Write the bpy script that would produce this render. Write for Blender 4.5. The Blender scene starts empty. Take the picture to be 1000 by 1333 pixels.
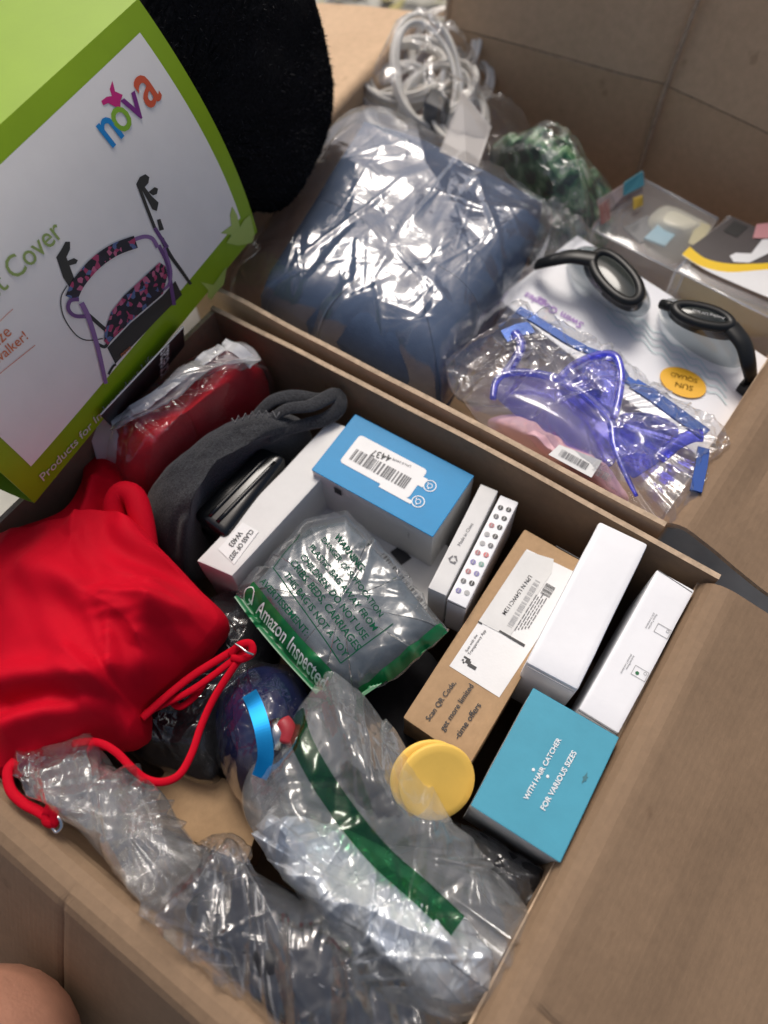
import bpy, bmesh, math, random
import numpy as np
from mathutils import Vector, Matrix
from mathutils.bvhtree import BVHTree

# ------------------------------------------------------------------ camera
# world: metres, z = 0 is the rim of the near carton, x runs along its back wall, y away from the viewer
FPX, CX, CY = 963.0, 500.0, 666.5
R = np.array([[0.8296596974700079, 0.5574602739060538, -0.030047119838057808],
              [-0.4827107219430678, 0.7433682352520664, 0.46302702484782765],
              [0.2804552465459995, -0.36965079444634774, 0.8858347164398149]])
CAM = np.array([0.0, 0.0, 0.45])
GROUND = -0.25
S = bpy.context.scene
C = S.collection
cd = bpy.data.cameras.new('camera'); cam = bpy.data.objects.new('camera', cd); C.objects.link(cam)
M = Matrix([list(R.T[0]) + [0], list(R.T[1]) + [0], list(R.T[2]) + [0.45], [0, 0, 0, 1]])
cam.matrix_world = M
cd.sensor_fit = 'VERTICAL'; cd.sensor_height = 36; cd.sensor_width = 27; cd.lens = FPX / 1333 * 36
cd.clip_start = 0.01; cd.clip_end = 100
cd.dof.use_dof = True; cd.dof.focus_distance = 0.475; cd.dof.aperture_fstop = 3.6
S.camera = cam

# ------------------------------------------------------------------ light
SUN_EL, SUN_AZ = 56.0, 128.0            # azimuth measured from +x towards +y: the light comes from the far left
w = bpy.data.worlds.new('World'); S.world = w; w.use_nodes = True
nt = w.node_tree; bg = nt.nodes['Background']
sky = nt.nodes.new('ShaderNodeTexSky'); sky.sky_type = 'NISHITA'; sky.sun_disc = False
sky.sun_elevation = math.radians(SUN_EL); sky.sun_rotation = math.radians(90 - SUN_AZ)
sky.air_density = 0.8; sky.dust_density = 6.0; sky.ozone_density = 1.0
nt.links.new(sky.outputs[0], bg.inputs[0]); bg.inputs[1].default_value = 0.088
sl = bpy.data.lights.new('sun', 'SUN'); sl.energy = 1.5; sl.angle = math.radians(22); sl.color = (1, 0.95, 0.88)
so = bpy.data.objects.new('sun', sl); C.objects.link(so)
e_, a_ = math.radians(SUN_EL), math.radians(SUN_AZ)
sd = Vector((math.cos(e_) * math.cos(a_), math.cos(e_) * math.sin(a_), math.sin(e_)))
so.rotation_euler = sd.to_track_quat('Z', 'Y').to_euler(); so.location = sd * 3
S.view_settings.view_transform = 'Standard'; S.view_settings.look = 'None'
S.view_settings.exposure = 0.35; S.view_settings.gamma = 1.0
S.cycles.transparent_max_bounces = 32; S.cycles.max_bounces = 10

# ------------------------------------------------------------------ helpers
def ray(px, py):
    return R.T @ np.array([(px - CX) / FPX, -(py - CY) / FPX, -1.0])
def at(px, py, z=0.0):
    d = ray(px, py); return CAM + d * ((z - CAM[2]) / d[2])
def on_plane(px, py, p0, n):
    d = ray(px, py); return CAM + d * (((np.array(p0) - CAM) @ np.array(n)) / (d @ np.array(n)))
V = lambda *a: np.array(a, float)
def nrm(v): return v / (np.linalg.norm(v) + 1e-12)

ORG = {}
def thing(name, label, cat, base, group=None, kind=None):
    o = bpy.data.objects.new(name, None); C.objects.link(o); o.location = tuple(base); o.empty_display_size = 0.01
    o['label'] = label; o['category'] = cat
    if group: o['group'] = group
    if kind: o['kind'] = kind
    ORG[o.name] = np.array(base, float)
    return o
def link(name, me, parent=None, mat=None, label=None):
    """mesh given in world coordinates; goes under its thing"""
    o = bpy.data.objects.new(name, me); C.objects.link(o)
    if mat is not None and not len(me.materials):
        for m_ in (mat if isinstance(mat, (list, tuple)) else [mat]): me.materials.append(m_)
    if parent is not None:
        b = ORG[parent.name]; me.transform(Matrix.Translation(tuple(-b))); o.parent = parent
        ORG[o.name] = b
    else: ORG[o.name] = np.zeros(3)
    if label: o['label'] = label
    return o
def mesh(verts, faces, smooth=True, mi=None):
    me = bpy.data.meshes.new('m')
    verts = np.asarray(verts, float)
    me.from_pydata(verts.tolist(), [], [tuple(int(i) for i in f) for f in faces])
    if smooth: me.polygons.foreach_set('use_smooth', [True] * len(me.polygons))
    if mi is not None: me.polygons.foreach_set('material_index', list(mi))
    me.update(); return me
def tag(o, label, cat, group=None):
    o['label'] = label; o['category'] = cat
    if group: o['group'] = group
    return o
def catmull(P, n, closed=False):
    P = np.asarray(P, float); k = len(P)
    segs = k if closed else k - 1
    out = []
    for s in range(segs):
        g = lambda i: P[i % k] if closed else P[min(max(i, 0), k - 1)]
        a, b, c, d = g(s - 1), g(s), g(s + 1), g(s + 2)
        for t in np.linspace(0, 1, 16, endpoint=False):
            out.append(0.5 * (2 * b + (c - a) * t + (2 * a - 5 * b + 4 * c - d) * t * t + (3 * b - a - 3 * c + d) * t ** 3))
    if not closed: out.append(P[-1])
    out = np.array(out); Q = np.vstack([out, out[:1]]) if closed else out
    L = np.r_[0, np.cumsum(np.linalg.norm(np.diff(Q, axis=0), axis=1))]
    T = np.linspace(0, L[-1], n, endpoint=not closed)
    return np.stack([np.interp(T, L, Q[:, j]) for j in range(Q.shape[1])], 1)
def grid_faces(nu, nv, close_u=False):
    f = []
    for i in range(nu if close_u else nu - 1):
        for j in range(nv - 1):
            a = i * nv + j; b = ((i + 1) % nu) * nv + j
            f.append((a, b, b + 1, a + 1))
    return f
def sheet(P, th, side=1):
    """solid board: P[nu][nv] points of one face, thickened by th along the (side*) normal; edge faces get material 1"""
    P = np.asarray(P, float); nu, nv, _ = P.shape
    du = np.gradient(P, axis=0); dv = np.gradient(P, axis=1)
    N = np.cross(du, dv); N /= np.linalg.norm(N, axis=2, keepdims=True) + 1e-12
    Q = P + N * th * side
    vs = np.vstack([P.reshape(-1, 3), Q.reshape(-1, 3)]); n = nu * nv
    f = []; mi = []
    for a in grid_faces(nu, nv):
        f.append(a[::-1]); f.append(tuple(i + n for i in a)); mi += [0, 0]
    loop = [i * nv for i in range(nu)] + [(nu - 1) * nv + j for j in range(1, nv)] + \
           [i * nv + nv - 1 for i in range(nu - 2, -1, -1)] + [j for j in range(nv - 2, 0, -1)]
    for k in range(len(loop)):
        a, b = loop[k], loop[(k + 1) % len(loop)]
        f.append((a, b, b + n, a + n)); mi.append(1)
    return mesh(vs, f, False, mi)
def quad_grid(a, b, c, d, nu, nv):
    """a->b along u, a->d along v"""
    u = np.linspace(0, 1, nu)[:, None, None]; v = np.linspace(0, 1, nv)[None, :, None]
    return (1 - u) * (1 - v) * a + u * (1 - v) * b + u * v * c + (1 - u) * v * d
def hexa(top, depth, bev=0.0008, seg=2, warp=0.0, seed=0, bot=None):
    """box from four top corners (bl, tl, tr, br) and a depth straight down, bevelled"""
    top = [np.array(p, float) for p in top]
    n = nrm(np.cross(top[3] - top[0], top[1] - top[0]))
    bm = bmesh.new()
    t = [bm.verts.new(p) for p in top]; b = [bm.verts.new(p - n * depth) for p in top]
    bm.faces.new(t[::-1]); bm.faces.new(b)
    for i in range(4):
        bm.faces.new((t[i], t[(i + 1) % 4], b[(i + 1) % 4], b[i]))
    bmesh.ops.recalc_face_normals(bm, faces=bm.faces)
    if warp:
        bmesh.ops.subdivide_edges(bm, edges=bm.edges[:], cuts=7, use_grid_fill=True)
        rng = np.random.RandomState(seed)
        c = sum(top) / 4 - n * depth / 2
        for v in bm.verts:
            q = np.array(v.co)
            k = noise2(np.array([q[0] * 40 + q[2] * 31]), np.array([q[1] * 40 + q[2] * 17]), seed)[0]
            v.co = Vector(q + nrm(q - c) * warp * k)
    if bev:
        ed = [e for e in bm.edges if len(e.link_faces) == 2 and e.calc_face_angle(0) > 0.6]
        bmesh.ops.bevel(bm, geom=ed, offset=bev, segments=seg, profile=0.6, affect='EDGES')
    me = bpy.data.meshes.new('m'); bm.to_mesh(me); bm.free()
    me.polygons.foreach_set('use_smooth', [True] * len(me.polygons))
    try: me.set_sharp_from_angle(angle=math.radians(40))
    except Exception: pass
    return me
def tube(P, r, n=10, close=False, flat=1.0, cap=True, up=None):
    """tube along polyline P (world), radius r (number or list); flat squeezes the cross-section along 'up'"""
    P = np.asarray(P, float); k = len(P); rr = np.broadcast_to(np.asarray(r, float), (k,))
    T = np.gradient(P, axis=0)
    if close: T = np.roll(P, -1, 0) - np.roll(P, 1, 0)
    T /= np.linalg.norm(T, axis=1, keepdims=True) + 1e-12
    vs = []; u = np.array(up if up is not None else (0.13, 0.05, 1.0), float)
    for i in range(k):
        a = np.cross(T[i], u)
        if np.linalg.norm(a) < 1e-3: a = np.cross(T[i], V(1, 0, 0))
        a = nrm(a); b = nrm(np.cross(a, T[i]))
        if up is None: u = b
        for j in range(n):
            th = 2 * math.pi * j / n
            vs.append(P[i] + rr[i] * (a * math.cos(th) + b * math.sin(th) * flat))
    f = []
    for i in range(k if close else k - 1):
        for j in range(n):
            a0 = i * n + j; a1 = i * n + (j + 1) % n; i2 = (i + 1) % k
            f.append((a0, a1, i2 * n + (j + 1) % n, i2 * n + j))
    if cap and not close:
        f.append(tuple(range(n))[::-1]); f.append(tuple(range((k - 1) * n, k * n)))
    return mesh(vs, f)
def join_meshes(ms):
    vs = []; f = []; o = 0
    for m_ in ms:
        a = np.empty(len(m_.vertices) * 3); m_.vertices.foreach_get('co', a); vs.append(a.reshape(-1, 3))
        for p in m_.polygons: f.append(tuple(i + o for i in p.vertices))
        o += len(m_.vertices)
    return mesh(np.vstack(vs), f)
_NG = {}
def noise2(x, y, seed=0):
    if seed not in _NG: _NG[seed] = np.random.RandomState(seed).rand(64, 64) * 2 - 1
    G = _NG[seed]
    xi = np.floor(x).astype(int); yi = np.floor(y).astype(int); fx = x - xi; fy = y - yi
    sx = fx * fx * (3 - 2 * fx); sy = fy * fy * (3 - 2 * fy)
    g = lambda i, j: G[i % 64, j % 64]
    return (g(xi, yi) * (1 - sx) + g(xi + 1, yi) * sx) * (1 - sy) + (g(xi, yi + 1) * (1 - sx) + g(xi + 1, yi + 1) * sx) * sy
def fbm(x, y, seed=0, o=4):
    return sum(noise2(x * 2 ** k, y * 2 ** k, seed + k) / 2 ** k for k in range(o))
def crumple(x, y, seed, n=80, amp=0.003, length=0.05, width=0.006, ang=None, spread=math.pi):
    """crumpled film: overlapping straight folds with sharp crests and flat flanks, plus fine long creases"""
    rng = np.random.RandomState(seed); h = np.zeros_like(x)
    x0, x1, y0, y1 = x.min(), x.max(), y.min(), y.max()
    for k in range(int(n * 0.75)):
        fine = k % 2 == 1
        cx, cy = rng.uniform(x0, x1), rng.uniform(y0, y1)
        a = (ang if ang is not None else 0) + rng.uniform(-1, 1) * spread / 2
        L = length * rng.uniform(0.6, 1.6); W = width * (rng.uniform(0.25, 0.6) if fine else rng.uniform(1.2, 3.2))
        s = -(x - cx) * math.sin(a) + (y - cy) * math.cos(a); t = (x - cx) * math.cos(a) + (y - cy) * math.sin(a)
        win = np.clip(1 - np.abs(t) / L, 0, 1); skew = rng.uniform(0.35, 1.0)
        ss = np.where(s > 0, s / skew, -s)
        A = amp * rng.uniform(0.35, 1) * (0.35 if fine else 1.0)
        h += rng.choice([1, 1, -0.7]) * A * np.clip(1 - ss / W, 0, 1) * np.minimum(win * 2, 1)
    return h
def ridge(x, y, poly, amp, width, sharp=1.0):
    """soft fold along a polyline of pixels [(px,py)] taken at z = 0"""
    P = catmull([at(a, b, 0.0)[:2] for a, b in poly], 40)
    d = np.full(x.shape, 1e9); tt = np.zeros(x.shape)
    for i in range(len(P) - 1):
        a, b = P[i], P[i + 1]; ab = b - a
        t = np.clip(((x - a[0]) * ab[0] + (y - a[1]) * ab[1]) / (ab @ ab + 1e-12), 0, 1)
        q = np.hypot(x - a[0] - t * ab[0], y - a[1] - t * ab[1]); k = q < d
        d = np.where(k, q, d); tt = np.where(k, (i + t) / (len(P) - 1), tt)
    fade = np.clip(np.minimum(tt, 1 - tt) * 6, 0.15, 1)
    return amp * fade * (np.exp(-(d / width) ** 2) if sharp < 2 else np.clip(1 - d / width, 0, 1))
def drape(outline, center, p=3.0, nr=44, nth=150, disp=None, skirt=0.03, tuck=0.01, edge_noise=0.0, seed=1, closed_bottom=True, sharp=False):
    """soft closed lump: its outline [(px,py,z)] rises to the centre (px,py,z) and turns down at the edge"""
    O = np.array([at(*q) for q in outline]); c = at(*center)
    if sharp:                                          # squarish pack: straight sides, barely rounded corners
        O = np.vstack([p for i in range(len(O)) for p in (O[i] * 0.93 + O[i - 1] * 0.07, O[i] * 0.985 + 0.0075 * (O[i - 1] + O[(i + 1) % len(O)]), O[i] * 0.93 + O[(i + 1) % len(O)] * 0.07)])
    O = catmull(O, nth, closed=True)
    if edge_noise:
        th = np.linspace(0, 2 * math.pi, nth, endpoint=False); rng = np.random.RandomState(seed)
        wob = np.interp(np.arange(nth), np.r_[0, np.sort(rng.choice(np.arange(1, nth - 1), max(16, nth // 7), False)), nth - 1], np.r_[0, rng.uniform(-1.6, 1.6, max(16, nth // 7)), 0])
        O[:, :2] += (O[:, :2] - c[:2]) / (np.linalg.norm(O[:, :2] - c[:2], axis=1, keepdims=True)) * (edge_noise * wob)[:, None]
    rs = np.linspace(0.012, 1, nr) ** (0.85 if p < 4.5 else 0.62)
    P = c[None, None] + rs[None, :, None] * (O[:, None] - c[None, None])
    wz = rs[None, :] ** p
    P[:, :, 2] = O[:, None, 2] * wz + c[2] * (1 - wz)
    if disp is not None: P[:, :, 2] += disp(P[:, :, 0], P[:, :, 1], np.broadcast_to(rs[None, :], P.shape[:2]))
    rows = [P]
    dirn = (O - c); dirn[:, 2] = 0; dirn /= np.linalg.norm(dirn, axis=1, keepdims=True) + 1e-9
    E = P[:, -1]
    if skirt:
        sk = []
        for k in range(1, 7):
            t = k / 6
            sk.append(E + dirn * tuck * math.sin(t * math.pi) * 0.5 - dirn * tuck * 1.2 * t * t + V(0, 0, -skirt * t))
        rows.append(np.stack(sk, 1))
    G = np.concatenate(rows, 1); nu, nv, _ = G.shape
    f = grid_faces(nu, nv, True)
    vs = np.vstack([G.reshape(-1, 3), G[:, 0].mean(0)[None]]); k = len(vs) - 1
    for i in range(nu): f.append((i * nv, k, ((i + 1) % nu) * nv))
    if closed_bottom:
        vs = np.vstack([vs, G[:, -1].mean(0)[None]])
        for i in range(nu): f.append((i * nv + nv - 1, ((i + 1) % nu) * nv + nv - 1, len(vs) - 1))
    f = [q[::-1] for q in f]
    return mesh(vs, f)
def bvh_of(me, org=None):
    n = len(me.vertices); a = np.empty(n * 3); me.vertices.foreach_get('co', a); a = a.reshape(-1, 3)
    if org is not None: a = a + org
    return BVHTree.FromPolygons([tuple(q) for q in a], [tuple(p.vertices) for p in me.polygons])
def conform(me, bvh, off=0.0006, zmin=-0.2):
    """lays a flat print (mesh in world xy) on the surface below it"""
    for v in me.vertices:
        h = bvh.ray_cast(Vector((v.co.x, v.co.y, 0.4)), Vector((0, 0, -1)))
        if h[0] is not None and h[0].z > zmin: v.co = h[0] + Vector((0, 0, off))
    me.update(); return me
_tc = {}
def text_mesh(s, size, origin, xdir, ydir, align='LEFT', bold=0.0, spacing=1.0, res=3, line=1.0, subdiv=0):
    cu = bpy.data.curves.new('t', 'FONT'); cu.body = s; cu.size = size; cu.align_x = align; cu.offset = bold * size
    cu.resolution_u = res; cu.space_character = spacing; cu.space_line = line
    o = bpy.data.objects.new('t', cu); C.objects.link(o)
    dg = bpy.context.evaluated_depsgraph_get(); me = bpy.data.meshes.new_from_object(o.evaluated_get(dg))
    bpy.data.objects.remove(o); bpy.data.curves.remove(cu)
    if subdiv:
        bm = bmesh.new(); bm.from_mesh(me)
        bmesh.ops.triangulate(bm, faces=bm.faces[:])
        for _ in range(subdiv): bmesh.ops.subdivide_edges(bm, edges=[e for e in bm.edges if e.calc_length() > size * 0.12], cuts=1)
        bmesh.ops.triangulate(bm, faces=bm.faces[:]); bm.to_mesh(me); bm.free()
    x = nrm(np.array(xdir, float)); y = np.array(ydir, float); y = nrm(y - x * (x @ y)); z = np.cross(x, y)
    me.transform(Matrix([[x[i], y[i], z[i], origin[i]] for i in range(3)] + [[0, 0, 0, 1]]))
    me.materials.clear()
    return me
def ptext(s, p0, p1, z, bold=0.0, stretch=1.0, flip=False, spacing=1.0, subdiv=0):
    """lettering on a level surface: baseline from pixel p0 to p1 at height z, scaled to that length"""
    a, b = at(*p0, z), at(*p1, z); L = np.linalg.norm(b - a); x = nrm(b - a); y = np.cross(V(0, 0, 1), x)
    me = text_mesh(s, 1.0, (0, 0, 0), (1, 0, 0), (0, 1, 0), 'LEFT', bold, spacing, subdiv=subdiv)
    w_ = max(v.co.x for v in me.vertices); k = L / w_
    me.transform(Matrix([[x[i] * k, y[i] * k * stretch, 0, a[i]] for i in range(3)] + [[0, 0, 0, 1]])); me.update(); return me
def flat(polys, z=None):
    """flat polygons (lists of world points) in one mesh"""
    vs = []; f = []
    for p in polys:
        f.append(tuple(range(len(vs), len(vs) + len(p)))); vs += [tuple(q) for q in p]
    return mesh(vs, f, False)
class Frame:
    """2-D frame on a flat face: P(u, v) in metres"""
    def __init__(s, o, x, y, off=0.0004):
        s.o = np.array(o, float); s.x = nrm(np.array(x, float)); y = np.array(y, float); s.y = nrm(y - s.x * (s.x @ y)); s.n = np.cross(s.x, s.y)
        if s.n[2] < 0 and abs(s.n[2]) > 0.3: s.n = -s.n
        s.off = off
    def P(s, u, v, k=1): return s.o + s.x * u + s.y * v + s.n * s.off * k
    def rect(s, u0, v0, u1, v1, k=1): return [s.P(u0, v0, k), s.P(u1, v0, k), s.P(u1, v1, k), s.P(u0, v1, k)]
    def disc(s, u, v, r, k=1, n=20, a0=0, a1=2 * math.pi): return [s.P(u + r * math.cos(a0 + (a1 - a0) * i / n), v + r * math.sin(a0 + (a1 - a0) * i / n), k) for i in range(n)]
    def ring(s, u, v, r0, r1, k=1, n=24):
        out = []
        for i in range(n):
            a, b = 2 * math.pi * i / n, 2 * math.pi * (i + 1) / n
            out.append([s.P(u + r * math.cos(t), v + r * math.sin(t), k) for r, t in ((r0, a), (r1, a), (r1, b), (r0, b))])
        return out
    def rrect(s, u0, v0, u1, v1, r, k=1):
        out = []
        for cx, cy, a in ((u1 - r, v1 - r, 0), (u0 + r, v1 - r, 1), (u0 + r, v0 + r, 2), (u1 - r, v0 + r, 3)):
            for i in range(6):
                t = math.pi / 2 * (a + i / 5); out.append(s.P(cx + r * math.cos(t), cy + r * math.sin(t), k))
        return out
def solid(poly, n, th):
    """thin solid plate from a planar polygon"""
    poly = [np.array(p, float) for p in poly]; k = len(poly); n = np.array(n, float)
    vs = [p + n * th for p in poly] + poly
    f = [tuple(range(k)), tuple(range(2 * k - 1, k - 1, -1))] + [(i, i + k, (i + 1) % k + k, (i + 1) % k) for i in range(k)]
    me = mesh(vs, f, False); bm = bmesh.new(); bm.from_mesh(me); bmesh.ops.recalc_face_normals(bm, faces=bm.faces); bm.to_mesh(me); bm.free(); return me
def barcode(fr, u0, v0, u1, v1, seed=0, k=2):
    rng = random.Random(seed); out = []; u = u0; W = u1 - u0; m = W / 95
    while u < u1 - 4 * m:
        a = rng.choice([1, 1, 2, 3]) * m; out.append(fr.rect(u, v0, u + a, v1, k)); u += a + rng.choice([1, 1, 2, 3]) * m
    return flat(out)

# ------------------------------------------------------------------ materials
def new_mat(name):
    m_ = bpy.data.materials.new(name); m_.use_nodes = True; t = m_.node_tree; return m_, t, t.nodes['Principled BSDF']
def coords(t, scale):
    tc = t.nodes.new('ShaderNodeTexCoord'); mp = t.nodes.new('ShaderNodeMapping'); mp.inputs['Scale'].default_value = scale if isinstance(scale, tuple) else (scale,) * 3
    t.links.new(tc.outputs['Object'], mp.inputs[0]); return mp.outputs[0]
def mat(name, col, rough=0.5, spec=0.5, metal=0.0, var=0.0, vscale=40, bump=0.0, bscale=300, coat=0.0, sheen=0.0, col2=None, detail=6, trans=0.0, bdist=0.001):
    m_, t, b = new_mat(name)
    b.inputs['Base Color'].default_value = (*col, 1); b.inputs['Roughness'].default_value = rough; b.inputs['Metallic'].default_value = metal
    b.inputs['Specular IOR Level'].default_value = spec; b.inputs['Coat Weight'].default_value = coat; b.inputs['Sheen Weight'].default_value = sheen
    b.inputs['Transmission Weight'].default_value = trans
    if var or col2:
        n = t.nodes.new('ShaderNodeTexNoise'); n.inputs['Scale'].default_value = 1; n.inputs['Detail'].default_value = detail; n.inputs['Roughness'].default_value = 0.65
        t.links.new(coords(t, vscale), n.inputs['Vector'])
        r = t.nodes.new('ShaderNodeValToRGB'); r.color_ramp.elements[0].position = 0.3; r.color_ramp.elements[1].position = 0.7
        c2 = col2 or tuple(min(1, c * (1 + var)) for c in col); c1 = tuple(c * (1 - var) for c in col) if not col2 else col
        r.color_ramp.elements[0].color = (*c1, 1); r.color_ramp.elements[1].color = (*c2, 1)
        t.links.new(n.outputs[0], r.inputs[0]); t.links.new(r.outputs[0], b.inputs['Base Color'])
    if bump:
        n = t.nodes.new('ShaderNodeTexNoise'); n.inputs['Scale'].default_value = 1; n.inputs['Detail'].default_value = 5
        t.links.new(coords(t, bscale), n.inputs['Vector'])
        bp = t.nodes.new('ShaderNodeBump'); bp.inputs['Strength'].default_value = bump; bp.inputs['Distance'].default_value = bdist
        t.links.new(n.outputs[0], bp.inputs['Height']); t.links.new(bp.outputs[0], b.inputs['Normal'])
    return m_
def film(name, tint=(0.97, 0.97, 0.97), haze=0.04, hazecol=(0.85, 0.87, 0.9), gloss=1.0, rough=0.06, bump=0.10, bscale=70, base=0.05, white=0.35):
    """thin clear plastic: mostly see-through, mirror-like at glancing angles, slightly milky"""
    m_ = bpy.data.materials.new(name); m_.use_nodes = True; t = m_.node_tree; t.nodes.clear(); N = t.nodes.new; Lk = t.links.new
    out = N('ShaderNodeOutputMaterial'); tr = N('ShaderNodeBsdfTransparent'); tr.inputs[0].default_value = (*tint, 1)
    gl = N('ShaderNodeBsdfGlossy'); gl.inputs['Color'].default_value = (1, 1, 1, 1); gl.inputs['Roughness'].default_value = rough
    df = N('ShaderNodeBsdfDiffuse'); df.inputs[0].default_value = (*hazecol, 1)
    tl = N('ShaderNodeBsdfTranslucent'); tl.inputs[0].default_value = (*hazecol, 1); ad = N('ShaderNodeMixShader'); ad.inputs[0].default_value = 0.4
    Lk(df.outputs[0], ad.inputs[1]); Lk(tl.outputs[0], ad.inputs[2])
    n = N('ShaderNodeTexNoise'); n.inputs['Scale'].default_value = 1; n.inputs['Detail'].default_value = 3; n.inputs['Distortion'].default_value = 1.2
    Lk(coords(t, bscale), n.inputs['Vector'])
    ab = N('ShaderNodeMath'); ab.operation = 'SUBTRACT'; ab.inputs[1].default_value = 0.5; Lk(n.outputs[0], ab.inputs[0])
    ab2 = N('ShaderNodeMath'); ab2.operation = 'ABSOLUTE'; Lk(ab.outputs[0], ab2.inputs[0])
    bp = N('ShaderNodeBump'); bp.inputs['Strength'].default_value = bump; bp.inputs['Distance'].default_value = 0.004; Lk(ab2.outputs[0], bp.inputs['Height'])
    Lk(bp.outputs[0], gl.inputs['Normal'])
    lw = N('ShaderNodeLayerWeight'); lw.inputs[0].default_value = 0.5; Lk(bp.outputs[0], lw.inputs['Normal'])
    fr = N('ShaderNodeMath'); fr.operation = 'POWER'; fr.inputs[1].default_value = 2.8; Lk(lw.outputs['Facing'], fr.inputs[0])
    ma = N('ShaderNodeMath'); ma.operation = 'MULTIPLY_ADD'; ma.inputs[1].default_value = 0.75 * gloss; ma.inputs[2].default_value = base; ma.use_clamp = True; Lk(fr.outputs[0], ma.inputs[0])
    ge = N('ShaderNodeNewGeometry'); mr = N('ShaderNodeMapRange'); mr.inputs[1].default_value = 0.515; mr.inputs[2].default_value = 0.60
    mr.inputs[3].default_value = haze; mr.inputs[4].default_value = min(0.9, haze + white); Lk(ge.outputs['Pointiness'], mr.inputs[0])
    m1 = N('ShaderNodeMixShader'); Lk(mr.outputs[0], m1.inputs[0]); Lk(tr.outputs[0], m1.inputs[1]); Lk(ad.outputs[0], m1.inputs[2])
    m2 = N('ShaderNodeMixShader'); Lk(ma.outputs[0], m2.inputs[0]); Lk(m1.outputs[0], m2.inputs[1]); Lk(gl.outputs[0], m2.inputs[2])
    Lk(m2.outputs[0], out.inputs[0]); return m_
def cardboard(name, col, dark=0.86):
    m_, t, b = new_mat(name); N = t.nodes.new; Lk = t.links.new
    b.inputs['Roughness'].default_value = 0.75; b.inputs['Specular IOR Level'].default_value = 0.3
    n = N('ShaderNodeTexNoise'); n.inputs['Scale'].default_value = 1; n.inputs['Detail'].default_value = 8; n.inputs['Roughness'].default_value = 0.7; Lk(coords(t, 130), n.inputs['Vector'])
    n2 = N('ShaderNodeTexNoise'); n2.inputs['Scale'].default_value = 1; n2.inputs['Detail'].default_value = 4; Lk(coords(t, 9), n2.inputs['Vector'])
    n3 = N('ShaderNodeTexNoise'); n3.inputs['Scale'].default_value = 1; n3.inputs['Detail'].default_value = 2; Lk(coords(t, (900, 300, 900)), n3.inputs['Vector'])
    r = N('ShaderNodeValToRGB'); r.color_ramp.elements[0].position = 0.33; r.color_ramp.elements[1].position = 0.66
    r.color_ramp.elements[0].color = (*[c * dark for c in col], 1); r.color_ramp.elements[1].color = (*col, 1); Lk(n.outputs[0], r.inputs[0])
    mx = N('ShaderNodeMix'); mx.data_type = 'RGBA'; mx.blend_type = 'MULTIPLY'; mx.inputs[0].default_value = 0.5
    r2 = N('ShaderNodeValToRGB'); r2.color_ramp.elements[0].position = 0.35; r2.color_ramp.elements[0].color = (0.82, 0.8, 0.78, 1); r2.color_ramp.elements[1].position = 0.65; r2.color_ramp.elements[1].color = (1, 1, 1, 1)
    Lk(n2.outputs[0], r2.inputs[0]); Lk(r.outputs[0], mx.inputs[6]); Lk(r2.outputs[0], mx.inputs[7]); Lk(mx.outputs[2], b.inputs['Base Color'])
    bp = N('ShaderNodeBump'); bp.inputs['Strength'].default_value = 0.25; bp.inputs['Distance'].default_value = 0.0006; Lk(n3.outputs[0], bp.inputs['Height'])
    wv = N('ShaderNodeTexWave'); wv.inputs['Scale'].default_value = 1; wv.inputs['Distortion'].default_value = 0.3; wv.inputs['Detail'].default_value = 0; Lk(coords(t, 75), wv.inputs['Vector'])
    bp2 = N('ShaderNodeBump'); bp2.inputs['Strength'].default_value = 0.05; bp2.inputs['Distance'].default_value = 0.001; Lk(wv.outputs[0], bp2.inputs['Height']); Lk(bp.outputs[0], bp2.inputs['Normal'])
    sc = N('ShaderNodeTexNoise'); sc.inputs['Scale'].default_value = 1; sc.inputs['Detail'].default_value = 3; Lk(coords(t, (55, 30, 45)), sc.inputs['Vector'])
    rs_ = N('ShaderNodeValToRGB'); rs_.color_ramp.elements[0].position = 0.68; rs_.color_ramp.elements[0].color = (1, 1, 1, 1); rs_.color_ramp.elements[1].position = 0.76; rs_.color_ramp.elements[1].color = (0.62, 0.58, 0.55, 1); Lk(sc.outputs[0], rs_.inputs[0])
    mx2 = N('ShaderNodeMix'); mx2.data_type = 'RGBA'; mx2.blend_type = 'MULTIPLY'; mx2.inputs[0].default_value = 0.6; Lk(mx.outputs[2], mx2.inputs[6]); Lk(rs_.outputs[0], mx2.inputs[7]); Lk(mx2.outputs[2], b.inputs['Base Color'])
    Lk(bp2.outputs[0], b.inputs['Normal']); return m_

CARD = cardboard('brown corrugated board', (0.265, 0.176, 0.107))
FCARD_LIT = cardboard('light-brightened corrugated board', (0.68, 0.47, 0.29)); CEDGE = cardboard('cut board edge', (0.60, 0.45, 0.31), 0.6)  # far carton's board colour lightened to paint in the stronger light there
KRAFT = cardboard('kraft box board', (0.46, 0.30, 0.165))
WHITE = mat('white carton board', (0.78, 0.785, 0.80), 0.42, 0.4, var=0.045, vscale=18, bump=0.12, bscale=160, detail=10)
GREYW = mat('off white carton board', (0.66, 0.655, 0.64), 0.5, 0.4, var=0.06, vscale=22, bump=0.14, bscale=140, detail=10)
LABEL = mat('label paper', (0.74, 0.74, 0.735), 0.45, 0.4, var=0.03, vscale=60, bump=0.08, bscale=600)
LABEL2 = mat('thermal label paper', (0.62, 0.62, 0.605), 0.4, 0.4, var=0.05, vscale=60)
INK = mat('black ink', (0.02, 0.02, 0.022), 0.5)
INKG = mat('grey ink', (0.16, 0.16, 0.165), 0.6)
INKL = mat('light grey ink', (0.42, 0.42, 0.42), 0.6)
WINK = mat('white ink', (0.8, 0.82, 0.82), 0.5)
BLUE = mat('bright blue printed board', (0.003, 0.235, 0.50), 0.45, 0.25, var=0.06, vscale=35, bump=0.1, bscale=250)
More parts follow.
